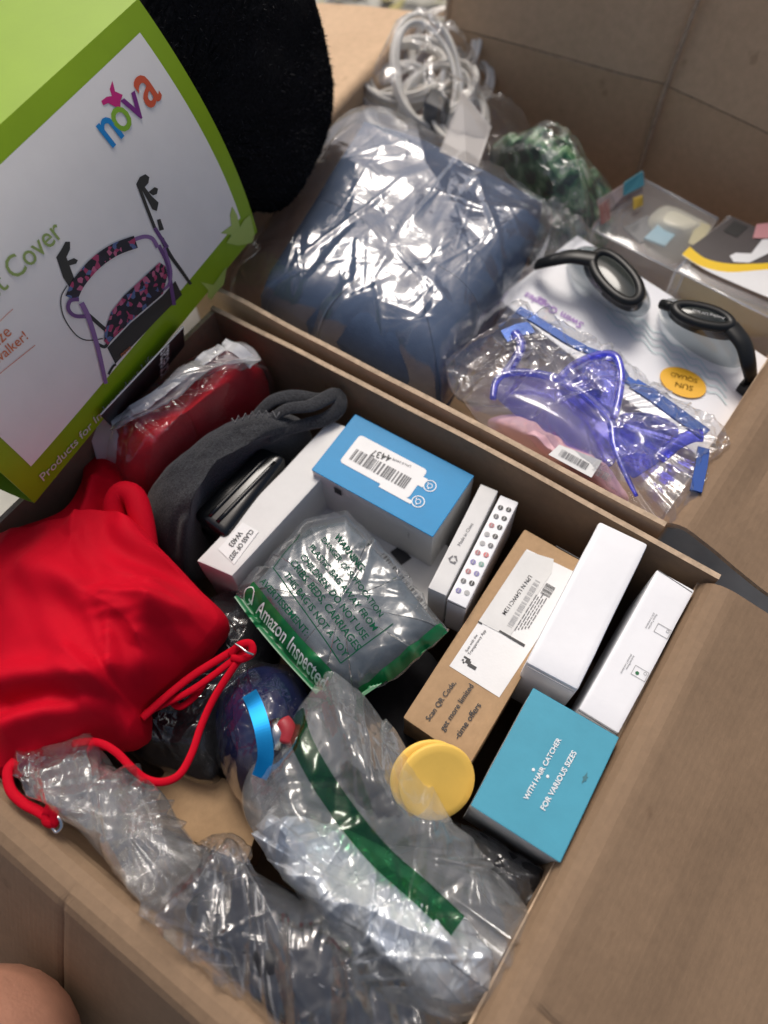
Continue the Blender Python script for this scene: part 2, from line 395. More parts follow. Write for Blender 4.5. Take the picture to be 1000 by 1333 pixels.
TEAL = mat('teal printed board', (0.07, 0.32, 0.43), 0.5, 0.25, var=0.06, vscale=30, bump=0.08, bscale=250)
BLACKG = mat('glossy black plastic', (0.005, 0.006, 0.007), 0.16, 0.5)
BLACKM = mat('matt black plastic', (0.012, 0.012, 0.013), 0.45)
FELT = mat('charcoal fleece', (0.035, 0.036, 0.04), 0.95, 0.15, var=0.55, vscale=700, bump=0.9, bscale=900, sheen=0.25, detail=2)
PLUSH = mat('black plush', (0.011, 0.011, 0.012), 1.0, 0.0, var=0.5, vscale=500, bump=0.8, bscale=700)
RED = mat('red stretch knit', (0.52, 0.0008, 0.014), 0.75, 0.12, var=0.05, vscale=60, bump=0.15, bscale=1800)
REDD = mat('deep red fleece', (0.64, 0.012, 0.024), 0.85, 0.1, var=0.15, vscale=60, bump=0.4, bscale=500)
NAVY = mat('slate blue fabric', (0.062, 0.093, 0.158), 0.85, 0.15, var=0.15, vscale=50, bump=0.3, bscale=700)
DARKF = mat('black fabric', (0.010, 0.010, 0.012), 0.85, 0.2, var=0.3, vscale=80, bump=0.3, bscale=500)
STEEL = mat('nickel plated wire', (0.7, 0.68, 0.65), 0.22, metal=1.0)
GREEN_INK = mat('green film print', (0.004, 0.13, 0.038), 0.35, 0.5)
GREEN_TXT = mat('green print on film', (0.004, 0.075, 0.036), 0.7, 0.1)
LIME = mat('lime green printed card', (0.25, 0.40, 0.008), 0.40, 0.35, var=0.05, vscale=30, bump=0.05, bscale=300)
LIME_L = mat('pale lime print', (0.42, 0.55, 0.12), 0.4)
PANEL = mat('warm grey white print', (0.82, 0.79, 0.75), 0.42, 0.25, var=0.05, vscale=11, bump=0.04, bscale=200)
YELLOW = mat('yellow foam plastic', (0.86, 0.55, 0.11), 0.55, 0.35, var=0.03, vscale=60, bump=0.08, bscale=300)
CLEAR = film('clear polythene', haze=0.05, rough=0.12)
CLEAR_F = film('crinkly cellophane', haze=0.05, rough=0.09, bump=0.14, bscale=60, base=0.11)
MILKY = film('milky polythene', haze=0.10, rough=0.10)
PALE = film('pale thin polythene', haze=0.035, hazecol=(0.88, 0.89, 0.89), rough=0.12, bump=0.10, bscale=50, base=0.11, white=0.5)
DEEP = film('clear shrink wrap', haze=0.012, rough=0.07, base=0.05, white=0.12)
SHINY = film('stiff clear plastic', haze=0.03, rough=0.04, bump=0.05, bscale=40, base=0.04)

# ================================================================== ground
g = link('ground', mesh([(-30, -30, GROUND), (30, -30, GROUND), (30, 30, GROUND), (-30, 30, GROUND)], [(0, 1, 2, 3)], False),
         mat=mat('weathered concrete', (0.40, 0.39, 0.345), 0.8, 0.3, var=0.25, vscale=14, bump=0.5, bscale=90, detail=10))
g['kind'] = 'structure'
rng = np.random.RandomState(4)
vs = []; fs = []
for i in range(2600):                                  # dry leaves and grass beyond the far carton
    x, y = rng.uniform(-1.7, 0.1), rng.uniform(0.98, 2.6)
    L, W = rng.uniform(0.012, 0.035), rng.uniform(0.003, 0.010); a = rng.uniform(0, 6.28); t = rng.uniform(0, 0.02)
    d = V(math.cos(a), math.sin(a), 0); s = V(-d[1], d[0], rng.uniform(-0.4, 0.4)); p = V(x, y, GROUND + 0.004 + t)
    k = len(vs); vs += [p - d * L, p - s * W + V(0, 0, 0.002), p + d * L + V(0, 0, rng.uniform(0, 0.015)), p + s * W + V(0, 0, 0.002)]; fs.append((k, k + 1, k + 2, k + 3))
o = link('leaf_litter', mesh(vs, fs, False), mat=mat('dry grass and leaves', (0.30, 0.33, 0.07), 0.7, var=0.1, col2=(0.55, 0.42, 0.20), vscale=30))
o['kind'] = 'stuff'; o['label'] = 'yellow green dry grass and leaves on the ground beyond the far carton'; o['category'] = 'leaf litter'

# ================================================================== near carton
TH = 0.004
def wall(p, q, z0, z1, bow=0.0, n=24, side=1, topnoise=0.0, seed=0, m=12):
    """upright board between plan points p and q"""
    p, q = np.array(p, float), np.array(q, float); d = nrm(q - p); nn = V(-d[1], d[0])
    s = np.linspace(0, 1, n); zz = np.linspace(z0, z1, m); P = np.zeros((n, m, 3))
    for i, t in enumerate(s):
        for j, z in enumerate(zz):
            k = (z - z0) / (z1 - z0)
            b = bow * math.sin(math.pi * t) * k ** 2 + 0.0012 * noise2(np.array([t * 7.0]), np.array([k * 4.0]), seed)[0]
            xy = p + (q - p) * t + nn * b
            P[i, j] = (xy[0], xy[1], z + (topnoise * noise2(np.array([t * 9.0]), np.array([3.3]), seed + 1)[0] * k))
    return sheet(P, TH, side)
def bent_flap(p, q, out, rise, length, droop, rad=0.006, n=30, seed=0, sk0=0.0, sk1=0.0, wav=0.002, m=14, scores=()):
    """flap hinged on the rim from plan point p to q, bent over outwards; droop in degrees below level; sk = skew of its ends"""
    p, q, out = np.array(p, float), np.array(q, float), nrm(np.array(out, float)); prof = []
    for k in range(7):
        a = (90 + droop) * k / 6
        ar = math.radians(a); prof.append((rad * (1 - math.cos(ar)), rise + rad * math.sin(ar)))
    dr = math.radians(droop); e = prof[-1]
    for k in range(1, m + 1):
        s = length * k / m; prof.append((e[0] + s * math.cos(dr), e[1] - s * math.sin(dr)))
    P = np.zeros((n, len(prof), 3))
    for i, t in enumerate(np.linspace(0, 1, n)):
        for j, (o_, z) in enumerate(prof):
            k = max(0, o_ - rad) / length; tt = t
            xy = p + (q - p) * tt + out * o_ + nrm(q - p) * ((1 - t) * sk0 + t * sk1) * k
            gr = sum(math.exp(-(((t - s_) * np.linalg.norm(q - p)) / 0.0026) ** 2) for s_ in scores) * min(1, k * 12)
            P[i, j] = (xy[0], xy[1], z + wav * noise2(np.array([t * 5.0]), np.array([k * 5.0]), seed)[0] * min(1, k * 4) - 0.0030 * gr)
    return P
X0, X1, Y0, Y1 = -0.364, 0.0625, -0.088, 0.268
ca = thing('carton', 'near open brown corrugated carton packed with small boxes and bags', 'carton', ((X0 + X1) / 2, (Y0 + Y1) / 2, GROUND))
CB = [CARD, CEDGE]
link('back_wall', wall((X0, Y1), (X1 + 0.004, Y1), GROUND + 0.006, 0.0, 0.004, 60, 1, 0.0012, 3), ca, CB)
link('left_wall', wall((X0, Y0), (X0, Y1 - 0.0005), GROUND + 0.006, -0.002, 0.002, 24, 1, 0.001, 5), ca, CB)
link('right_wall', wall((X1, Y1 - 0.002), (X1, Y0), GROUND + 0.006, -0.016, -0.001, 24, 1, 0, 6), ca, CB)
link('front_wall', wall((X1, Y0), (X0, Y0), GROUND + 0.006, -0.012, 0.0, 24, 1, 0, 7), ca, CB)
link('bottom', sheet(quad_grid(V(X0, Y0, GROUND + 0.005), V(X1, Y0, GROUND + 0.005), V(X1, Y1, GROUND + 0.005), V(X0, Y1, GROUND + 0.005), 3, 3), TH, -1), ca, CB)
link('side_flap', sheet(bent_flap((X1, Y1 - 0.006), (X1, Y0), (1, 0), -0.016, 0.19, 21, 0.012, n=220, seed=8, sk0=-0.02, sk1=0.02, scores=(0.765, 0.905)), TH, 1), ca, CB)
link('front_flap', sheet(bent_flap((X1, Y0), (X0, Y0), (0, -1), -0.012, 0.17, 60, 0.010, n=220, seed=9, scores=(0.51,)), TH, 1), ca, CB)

FB = [FCARD_LIT, CEDGE]
# ================================================================== far carton
fc = thing('carton', 'far open brown carton holding the navy bag, goggles and cables', 'carton', (-0.2, 0.5, GROUND))
A, B_ = (-0.40, 0.283), (0.0215, 0.281); D_, E_ = (-0.435, 0.70), (0.045, 0.70); F_ = (-0.172, 0.722)
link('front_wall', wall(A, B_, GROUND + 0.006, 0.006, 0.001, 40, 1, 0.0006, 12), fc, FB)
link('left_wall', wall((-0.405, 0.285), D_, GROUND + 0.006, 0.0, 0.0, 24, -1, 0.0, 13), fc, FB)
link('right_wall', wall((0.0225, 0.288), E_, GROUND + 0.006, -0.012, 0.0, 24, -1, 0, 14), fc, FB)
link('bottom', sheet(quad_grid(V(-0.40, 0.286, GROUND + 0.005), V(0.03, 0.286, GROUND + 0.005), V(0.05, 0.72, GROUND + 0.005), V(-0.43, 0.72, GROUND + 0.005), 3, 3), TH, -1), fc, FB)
def two_panel(z0, z1, tilt, seed):
    a, f, e = V(-0.432, 0.694), V(*F_), V(0.05, 0.682); out = []
    for p, q in ((a, f), (f, e)):
        P = np.zeros((20, 10, 3))
        for i, t in enumerate(np.linspace(0, 1, 20)):
            for j, z in enumerate(np.linspace(z0, z1, 10)):
                k = (z - z0) / (z1 - z0); xy = p + (q - p) * t
                P[i, j] = (xy[0], xy[1] + tilt * (z - z0) + 0.0015 * noise2(np.array([t * 5.]), np.array([k * 4.]), seed)[0], z)
        out.append(P)
    return out
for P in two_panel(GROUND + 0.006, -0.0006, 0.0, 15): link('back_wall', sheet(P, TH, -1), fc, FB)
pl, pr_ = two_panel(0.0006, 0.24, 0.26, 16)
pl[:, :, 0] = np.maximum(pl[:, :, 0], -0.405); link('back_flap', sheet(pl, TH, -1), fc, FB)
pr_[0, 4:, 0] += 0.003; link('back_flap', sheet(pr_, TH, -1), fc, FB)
link('fold_edge', tube(np.array([V(-0.172, 0.7165 + max(0, z) * 0.26, z) for z in np.linspace(-0.12, 0.235, 14)]), 0.0022, 8), fc, CEDGE)
link('side_flap', sheet(bent_flap((0.0225, 0.286), (0.045, 0.66), (1, -0.05), -0.012, 0.098, 16, 0.012, seed=17, sk0=0.0), TH, -1), fc, CB)
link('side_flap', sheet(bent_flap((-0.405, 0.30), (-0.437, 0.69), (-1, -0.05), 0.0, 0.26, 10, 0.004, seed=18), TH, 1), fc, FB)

# ================================================================== small boxes in the near carton
def top_of(px, z): return [at(x, y, z) for x, y in px]
def carton_box(name, label, px, z, depth, side_mat, bev=0.0010, warp=0.0006, seed=1, group=None, cat='box', rect=True):
    T = top_of(px, z)
    if rect:                                            # square it up
        c = sum(T) / 4; ex = nrm((T[3] - T[0]) + (T[2] - T[1])); ey = nrm(np.cross(V(0, 0, 1), ex))
        hx = np.mean([abs((p - c) @ ex) for p in T]); hy = np.mean([abs((p - c) @ ey) for p in T])
        T = [c - ex * hx - ey * hy, c - ex * hx + ey * hy, c + ex * hx + ey * hy, c + ex * hx - ey * hy]
    c = sum(T) / 4
    t = thing(name, label, cat, (c[0], c[1], z - depth), group)
    link('body', hexa(T, depth, bev, 2, warp, seed), t, side_mat)
    return t, T
def lid_panel(T, th, grow, m, t, name='lid_panel', bev=0.0004):
    c = sum(T) / 4
    Q = [p + (p - c) / np.linalg.norm(p - c) * grow + V(0, 0, th) for p in T]
    return link(name, hexa(Q, th, bev, 1), t, m)
def fold_line(a, b, t, w=0.0006, name='flap_seam', m=None, dz=0.0):
    return link(name, tube([a + (b - a) * s + V(0, 0, dz) for s in np.linspace(0, 1, 5)], w, 5), t, m or INKG)

# --- bright blue box
t, T = carton_box('printed_box', 'bright blue topped white box with barcode label against back wall', [(406, 613), (463, 539), (617, 621), (563, 698)], -0.020, 0.075, GREYW, seed=2)
lid_panel(T, 0.0006, 0.0004, BLUE, t)
fr = Frame(T[0] + V(0, 0, 0.0006), T[3] - T[0], T[1] - T[0]); wx = np.linalg.norm(T[3] - T[0]); wy = np.linalg.norm(T[1] - T[0])
lab = link('label', solid(fr.rrect(0.0135, 0.0165, 0.0735, 0.0445, 0.003, 0.2), V(0, 0, 1), 0.00025), t, LABEL)
link('barcode', barcode(fr, 0.0185, 0.022, 0.0685, 0.0325, 3, 1.6), lab, INKG)
f2 = Frame(fr.P(0, 0, 0), -fr.x, -fr.y); pt = lambda u, v: fr.P(u, v, 1.6)
link('lettering', ptext('4437', (511, 593.6), (485, 585.0), -0.0187, 0.01), lab, INK)
link('lettering', ptext('LPN 0 34478', (536, 606), (512, 596), -0.0187), lab, INKG)
for u, v in ((0.0815, 0.034), (0.081, 0.0185)):
    ic = link('round_icon', flat(fr.ring(u, v, 0.0042, 0.0049, 1) + fr.ring(u, v, 0.0016, 0.0021, 1) + [fr.rect(u - 0.0005, v - 0.0028, u + 0.0005, v - 0.0021, 1), fr.rect(u - 0.0028, v + 0.001, u - 0.0021, v + 0.0022, 1)]), t, WINK)
link('label_tail', flat([fr.rect(0.0725, 0.030, 0.0775, 0.038, 0.9), fr.rect(0.050, 0.0138, 0.0772, 0.0168, 0.9)]), t, LABEL)
Fr = Frame(T[0] + V(0, 0, -0.0005), T[3] - T[0], V(0, 0, -1), 0.0); sdn = nrm(T[0] - T[1])
link('printed_mark', flat([[p + sdn * 0.0012 for p in Fr.rect(0.020, 0.004, 0.0265, 0.0125)]]), t, INK)
link('lettering', text_mesh('1s PACK', 0.0026, Fr.P(0.086, 0.020) + sdn * 0.0012, V(0, 0, 1), -Fr.x), t, INKG)

# --- two slim white boxes
t, T = carton_box('slim_box', 'slim white box printed Made in China beside blue box', [(553, 763), (630, 632), (652, 641), (577, 774)], -0.020, 0.055, GREYW, 0.0007, 0.0003, 3, 'slim white boxes side by side')
fr = Frame(T[0], T[1] - T[0], T[0] - T[3])
link('lettering', ptext('Made in China', (599, 711), (616.5, 682), -0.0196), t, INKG)
ar = []
for k in range(3):
    a = 2 * math.pi * k / 3 + 0.5; q = lambda r, s: (0.0265 + r * math.cos(a + s), -0.0068 + r * math.sin(a + s))
    ar.append([fr.P(*q(0.0021, 0.0)), fr.P(*q(0.0033, 0.0)), fr.P(*q(0.0033, 1.2)), fr.P(*q(0.0021, 1.2))])
    ar.append([fr.P(*q(0.0015, 1.2)), fr.P(*q(0.0039, 1.2)), fr.P(*q(0.0028, 1.9))])
link('recycling_mark', flat(ar), t, INKG)
t, T = carton_box('slim_box', 'slim white box printed with two rows of coloured dots', [(579, 778.5), (655, 645), (678, 655), (604, 790)], -0.020, 0.055, WHITE, 0.0007, 0.0003, 4, 'slim white boxes side by side')
fr = Frame(T[0], T[1] - T[0], T[0] - T[3])
cols = {'k': INK, 'g': INKG, 'l': INKL, 'r': mat('dusty rose ink', (0.42, 0.16, 0.17), 0.5), 'p': mat('coral ink', (0.60, 0.17, 0.17), 0.5), 'v': mat('lavender ink', (0.22, 0.20, 0.42), 0.5), 'e': mat('sage ink', (0.20, 0.37, 0.31), 0.5)}
La = 'vgrvrllrgk'; Lb = 'lkvepgkkkk'
for row, v in ((La, -0.0042), (Lb, -0.0100)):
    for i, ch in enumerate(row):
        u = 0.009 + i * 0.0079 + (0.0010 if v < -0.008 else 0)
        link('dot', flat([fr.disc(u, v, 0.00195, 1)]), t, cols[ch])
        link('dot_band', flat([fr.rect(u - 0.0016, v - 0.0003, u + 0.0016, v + 0.0003, 1.8)]), t, INKL)
fold_line(T[0] + V(0, 0, -0.0022) + nrm(T[0] - T[1]) * 0.0002, T[3] + V(0, 0, -0.0012) + nrm(T[0] - T[1]) * 0.0002, t)

# --- kraft box
t, T = carton_box('kraft_box', 'brown kraft box asking to scan a code for offers', [(520, 937), (687, 686), (760, 735), (620, 992)], -0.030, 0.07, KRAFT, 0.0014, 0.0008, 5)
fr = Frame(T[0], T[1] - T[0], T[0] - T[3])             # u away from the viewer, v to the left
for s, a, b in (('Scan QR Code,', (559, 939), (594, 889)), ('get more limited', (578, 952), (617, 893)), ('-time offers', (597, 963), (627, 918))):
    link('lettering', ptext(s, a, b, -0.0292, 0.012), t, INK)
ZK = -0.0298
pz = lambda L_, z: [at(x, y, z) for x, y in L_]
lab = link('label', solid(pz([(585, 867), (686, 715), (755, 748), (650, 908)], ZK), V(0, 0, 1), 0.0002), t, LABEL)
lp = link('thermal_label', solid(pz([(623, 809), (684, 717), (721, 728), (718, 746), (663, 830)], ZK + 0.0004), V(0, 0, 1), 0.0002), t, LABEL2)
link('lettering', ptext('LPN N L54WC112M', (689, 748), (653.6, 798), ZK + 0.0009, 0.004), lp, INK)
fb = Frame(at(655, 820, ZK), at(700, 748, ZK) - at(655, 820, ZK), at(600, 760, ZK) - at(655, 820, ZK), 0.0003)
link('barcode', barcode(fb, 0.004, -0.0044, 0.046, -0.0006, 8, 3), lp, INKL)
ln = []; rr = random.Random(5)
for r_ in range(5):
    u = 0.004 + r_ * 0.0015
    while u < 0.034:
        w_ = rr.uniform(0.0015, 0.005); ln.append(fb.rect(u, -0.0070 - r_ * 0.0017, u + w_, -0.0063 - r_ * 0.0017, 2.4)); u += w_ + 0.0009
link('small_print', flat(ln), lab, INKG)
link('ruled_line', flat([[at(x, y, ZK + 0.0007) for x, y in ((649, 822), (651, 820), (684, 839), (682, 842))], [at(x, y, ZK + 0.0007) for x, y in ((622, 810), (623, 808), (628, 811), (627, 813))]]), lab, INK)
link('barcode', barcode(fb, 0.037, -0.0150, 0.046, -0.0080, 9, 2.4), lab, INK)
link('lettering', ptext('Scan with the', (608, 849), (622, 827), ZK + 0.0006), lab, INK); link('lettering', ptext('Transparency App', (612, 853), (633, 821), ZK + 0.0006), lab, INK)
ft = Frame(at(602, 858, ZK), at(617, 867, ZK) - at(602, 858, ZK), at(612, 843, ZK) - at(602, 858, ZK), 0.0003)
px = [(0, 0), (1, -1), (2, 0), (3, 0), (3, 1), (4, 0), (4, 1), (2, 2), (1, 2), (3, 2), (2, 1), (5, -1), (6, -1), (7, -1), (5, 0), (6, 0), (7, 0), (0, 2), (4, -1), (8, -1), (8, 0)]
link('pixel_mark', flat([ft.rect(0.0012 * a, 0.0012 * b - 0.001, 0.0012 * a + 0.0012, 0.0012 * b + 0.0002, 2) for a, b in px]), lab, INK)
fold_line(T[1] * 0.5 + T[2] * 0.5 + V(0, 0, 0), T[1] * 0.02 + T[2] * 0.98, t, 0.0003)

# --- plain white box, thin white box
t, T = carton_box('plain_box', 'plain unprinted white box standing tallest beside the kraft box', [(680, 857), (785, 682), (851, 710), (745, 897)], 0.000, 0.09, WHITE, 0.0022, 0.0006, 6)
sd_ = nrm(T[0] - T[1]) * 0.0009
fold_line(T[0] + sd_ + V(0.002, 0, -0.0030), T[3] + sd_ + V(-0.002, 0, -0.0030), t, 0.0004, 'tuck_seam', INKL)
t, T = carton_box('slim_box', 'slim white box with two phone outlines along the right wall', [(752, 922), (857, 742), (900, 767), (810, 957)], -0.008, 0.08, WHITE, 0.0012, 0.0005, 7)
fr = Frame(T[0], T[1] - T[0], T[0] - T[3])
for u, k in ((0.070, 0), (0.037, 1)):
    v = -0.0165
    out = []
    for a, b in (((u, v), (u + 0.0065, v)), ((u + 0.0065, v), (u + 0.0065, v - 0.009)), ((u + 0.0065, v - 0.009), (u, v - 0.009)), ((u, v - 0.009), (u, v))):
        d = V(b[0] - a[0], b[1] - a[1]); n_ = nrm(V(-d[1], d[0])) * 0.00022
        out.append([fr.P(a[0] + n_[0], a[1] + n_[1]), fr.P(b[0] + n_[0], b[1] + n_[1]), fr.P(b[0] - n_[0], b[1] - n_[1]), fr.P(a[0] - n_[0], a[1] - n_[1])])
    out += fr.ring(u + 0.0048, v - 0.0073, 0.0007, 0.0011)
    link('phone_outline', flat(out), t, INKL)
    link('lettering', text_mesh('Phones 7 and later\n(iOS 13 and above)' if k == 0 else 'Android Phones\n(Android 7 and above)', 0.0017, fr.P(u + 0.0115, -0.0125, 1), -fr.x, -fr.y, 'LEFT', 0, 0.95), t, INKG)
link('green_mark', flat([fr.disc(0.0395, -0.0195, 0.0012, 1)]), t, GREEN_INK)
fold_line(T[1] + V(0, 0, 0.0002) + (T[2] - T[1]) * 0.03, T[2] + (T[1] - T[2]) * 0.03 + V(0, 0, 0.0002) - (T[1] - T[0]) * 0.02, t, 0.0003)
fold_line(T[0] + nrm(T[0] - T[1]) * 0.0003 + V(0, 0, -0.0025), T[3] + nrm(T[0] - T[1]) * 0.0003 + V(0, 0, -0.0025), t, 0.0003)

# --- teal box
t, T = carton_box('printed_box', 'teal topped box lettered with hair catcher for various sizes', [(607, 1047), (700, 897), (809, 965), (725, 1117)], -0.005, 0.08, GREYW, 0.0012, 0.0005, 8)
lid_panel(T, 0.0006, 0.0003, TEAL, t)
fr = Frame(T[0] + V(0, 0, 0.0006), T[1] - T[0], T[0] - T[3])
link('lettering', ptext('WITH HAIR CATCHER', (687, 1042), (731, 963), -0.0038, 0.018), t, WINK)
link('lettering', ptext('FOR VARIOUS SIZES', (709, 1056), (751, 980), -0.0038, 0.018), t, WINK)
link('printed_dot', flat([fr.disc(0.036, -0.0215, 0.0009)]), t, WINK); link('printed_dot', flat([fr.disc(0.037, -0.0302, 0.0009)]), t, WINK)
link('scuff', flat([[fr.P(0.0475 + 0.0018 * (1 + 0.5 * math.sin(3 * a)) * math.cos(a) * 1.6, -0.0490 + 0.0012 * (1 + 0.4 * math.sin(5 * a)) * math.sin(a)) for a in np.linspace(0, 6.1, 16)]]), t, mat('scuffed teal', (0.05, 0.17, 0.20), 0.7))
sdn = nrm(T[0] - T[1]); Fs = Frame(T[0] + sdn * 0.0014, T[3] - T[0], V(0, 0, 1), 0)
link('lettering', text_mesh('CLASSIC', 0.0048, Fs.P(0.012, -0.012), Fs.x, V(0, 0, 1), 'LEFT', 0, 1.0), t, INKL)

# --- long white box with class label, flat white box below
t, T = carton_box('long_box', 'long white box with class of 2027 sticker on its end', [(256, 730), (430, 547), (472, 565), (302, 750)], -0.026, 0.075, GREYW, 0.0012, 0.0006, 9, rect=False)
fr = Frame(T[0], T[1] - T[0], T[0] - T[3])
lab = link('label', solid([at(x, y, -0.0258) for x, y in ((284, 715), (316, 680), (337, 692), (305, 735))], V(0, 0, 1), 0.0002), t, LABEL)
link('lettering', ptext('CLASS OF 2027', (326, 688.5), (296.5, 727), -0.0251, 0.012, 1.25), lab, INK)
link('lettering', ptext('W403', (311, 691), (297, 709), -0.0251, 0.012, 1.1), lab, INK)
t, T = carton_box('flat_box', 'flat white box with barcode lying under the clear warning bag', [(330, 720), (425, 600), (600, 730), (530, 840)], -0.072, 0.05, GREYW, 0.001, 0.0006, 10)
fr = Frame(at(498, 722, -0.0715), at(556, 792, -0.0715) - at(498, 722, -0.0715), at(540, 700, -0.0715) - at(498, 722, -0.0715), 0.0003)
link('barcode', barcode(fr, 0.0, -0.005, 0.058, 0.002, 21, 1), t, INK)
link('printed_panel', flat([fr.rect(0.002, 0.006, 0.016, 0.016, 1)]), t, INK)

# ================================================================== sleeve-wrapped plush cover leaning over the left rim
BL, BR = at(45, 655, 0.020), at(335, 302, 0.030)
_d = ray(180, -2); _e = BR - BL; TP = CAM + _d * (((BR - CAM) @ _e) / (_d @ _e))
EU, EV = BR - BL, TP - BR; LU, LV = np.linalg.norm(EU), np.linalg.norm(EV)
SN = nrm(np.cross(EU, EV)); BUL = 0.017; DEP = 0.085
if SN[0] < 0: SN = -SN
def SS(u, v, off=0.0):
    b = BUL * 4 * v * (1 - v) * (1 - 0.25 * (2 * u - 1) ** 4)
    return BL + u * EU + v * EV + SN * (b + off)
def suv(px, py):
    b = 0.0
    for _ in range(12):
        P = on_plane(px, py, BL + SN * b, SN) - BL - SN * b
        u, v = (P @ EU) / LU ** 2, (P @ EV) / LV ** 2
        b = BUL * 4 * v * (1 - v) * (1 - 0.25 * (2 * u - 1) ** 4)
    return V(u, v)
pc = thing('backrest_cover', 'black plush backrest cover in a lime green and white card sleeve', 'seat cover', tuple(BL + EU * 0.5 - SN * 0.04))
prof = []                                             # sleeve cross-section: front, top, back, bottom
for v in np.linspace(0, 1, 26): prof.append((v, None))
P = np.zeros((40, 0, 3)); cols_ = []
us = np.linspace(0, 1, 40)
for v in np.linspace(0, 1, 26): cols_.append(np.array([SS(u, v) for u in us]))
for k in np.linspace(0.08, 1, 9): cols_.append(np.array([SS(u, 1) - SN * DEP * k + nrm(EV) * 0.030 * k for u in us]))
for v in np.linspace(1.12, 0, 14): cols_.append(np.array([BL + u * EU + v * EV - SN * (DEP + 0.010 * 4 * v * (1 - v)) for u in us]))
for k in np.linspace(0.9, 0.04, 8): cols_.append(np.array([SS(u, 0) - SN * DEP * k - nrm(EV) * 0.006 * math.sin(math.pi * k) for u in us]))
sleeve = link('card_sleeve', sheet(np.stack(cols_, 1), 0.0007, -1), pc, [LIME, LIME])
sleeve.data.polygons.foreach_set('use_smooth', [True] * len(sleeve.data.polygons))
try: sleeve.data.set_sharp_from_angle(angle=math.radians(35))
except Exception: pass
# plush cushion inside the sleeve: a rounded slab
n1, n2 = 220, 130; vs = []; hr = np.random.RandomState(2)
cc = BL + EU * 0.74 + EV * 0.53 - SN * (DEP * 0.5 - 0.002)
def sp(c, p): return math.copysign(abs(c) ** p, c)
for i in range(n1):
    a = 2 * math.pi * i / n1
    for j in range(n2):
        b = -math.pi / 2 + math.pi * j / (n2 - 1)
        x_, y_, z_ = sp(math.cos(b), 0.5) * sp(math.cos(a), 0.55), sp(math.cos(b), 0.5) * sp(math.sin(a), 0.55), sp(math.sin(b), 0.9)
        hu = 0.93 if x_ > 0 else 0.92
        inside = 1.0 if True else 0
        q = cc + EU * x_ * hu + EV * y_ * (0.47 + (0.22 if x_ > 0.32 else 0.0) * min(1, max(0, (x_ - 0.32) * 6))) + SN * z_ * (0.038 if x_ < 0.34 else 0.038 + 0.016 * min(1, (x_ - 0.34) * 5))
        q = q + SN * 0.003 * noise2(np.array([x_ * 6 + 20]), np.array([y_ * 5 + 20]), 3)[0]
        vs.append(q + hr.normal(0, 0.0006, 3))
plush_me = mesh(vs, grid_faces(n1, n2, True))
plush = link('plush_cover', plush_me, pc, PLUSH)
fv = []; ff = []; base_ = np.array(vs).reshape(n1, n2, 3); hr = np.random.RandomState(5)
for _ in range(16000):                                # short pile, one sliver per tuft
    i, j = hr.randint(n1), hr.randint(3, n2 - 3); p = base_[i, j]; nn_ = nrm(np.cross(base_[(i + 1) % n1, j] - base_[i - 1, j], base_[i, j + 1] - base_[i, j - 1]))
    if nn_ @ (p - cc) < 0: nn_ = -nn_
    u_ = (p - BL) @ EU / LU ** 2
    if -0.02 < u_ < 1.02: continue                    # the pile is pressed flat under the sleeve
    d_ = nrm(nn_ + hr.normal(0, 0.55, 3)); s_ = nrm(np.cross(d_, hr.normal(0, 1, 3))) * 0.00035; k = len(fv)
    fv += [p - s_, p + s_, p + d_ * hr.uniform(0.002, 0.0045)]; ff.append((k, k + 1, k + 2))
fur = link('pile', mesh(fv, ff), plush, mat('black pile fibre', (0.018, 0.018, 0.020), 0.7, 0.3)); fur['kind'] = 'stuff'
def sgrid(pu0, pv0, pu1, pv1, nu=24, nv=16, off=0.0004):
    P = np.array([[SS(u, v, off) for v in np.linspace(pv0, pv1, nv)] for u in np.linspace(pu0, pu1, nu)])
    return mesh(P.reshape(-1, 3), grid_faces(nu, nv))
a, b, c_ = suv(182, 42), suv(40, 607), suv(310, 277)
UL, UR, VB, VT = b[0], 0.5 * (a[0] + c_[0]), b[1], a[1]
panel = link('printed_panel', sgrid(UL, VB, UR, VT), sleeve, PANEL)
def spoly(pts, off=0.0007):
    """flat print on the sleeve: pixel polygon, fanned finely enough to follow the bow"""
    bm = bmesh.new(); vv = [bm.verts.new((*suv(x, y), 0)) for x, y in pts]
    f = bm.faces.new(vv); bmesh.ops.triangulate(bm, faces=[f])
    bmesh.ops.subdivide_edges(bm, edges=[e for e in bm.edges if e.calc_length() > 0.03], cuts=2)
    bmesh.ops.triangulate(bm, faces=bm.faces[:])
    me = bpy.data.meshes.new('m')
    for v in bm.verts: v.co = Vector(SS(v.co.x, v.co.y, off))
    bm.to_mesh(me); bm.free(); return me
def sribbon(pts, w, off=0.0008, n=26):
    """flat printed stroke: pixel polyline, width w in pixels (number or pair)"""
    P = catmull(pts, n); T = np.gradient(P, axis=0); T /= np.linalg.norm(T, axis=1, keepdims=True); Nn = np.stack([-T[:, 1], T[:, 0]], 1)
    ww = np.linspace(w[0], w[1], n) if isinstance(w, tuple) else np.full(n, w)
    A_, B2 = P - Nn * ww[:, None] / 2, P + Nn * ww[:, None] / 2; vs = []
    for i in range(n): vs += [SS(*suv(*A_[i]), off), SS(*suv(*B2[i]), off)]
    return mesh(vs, [(2 * i, 2 * i + 1, 2 * i + 3, 2 * i + 2) for i in range(n - 1)])
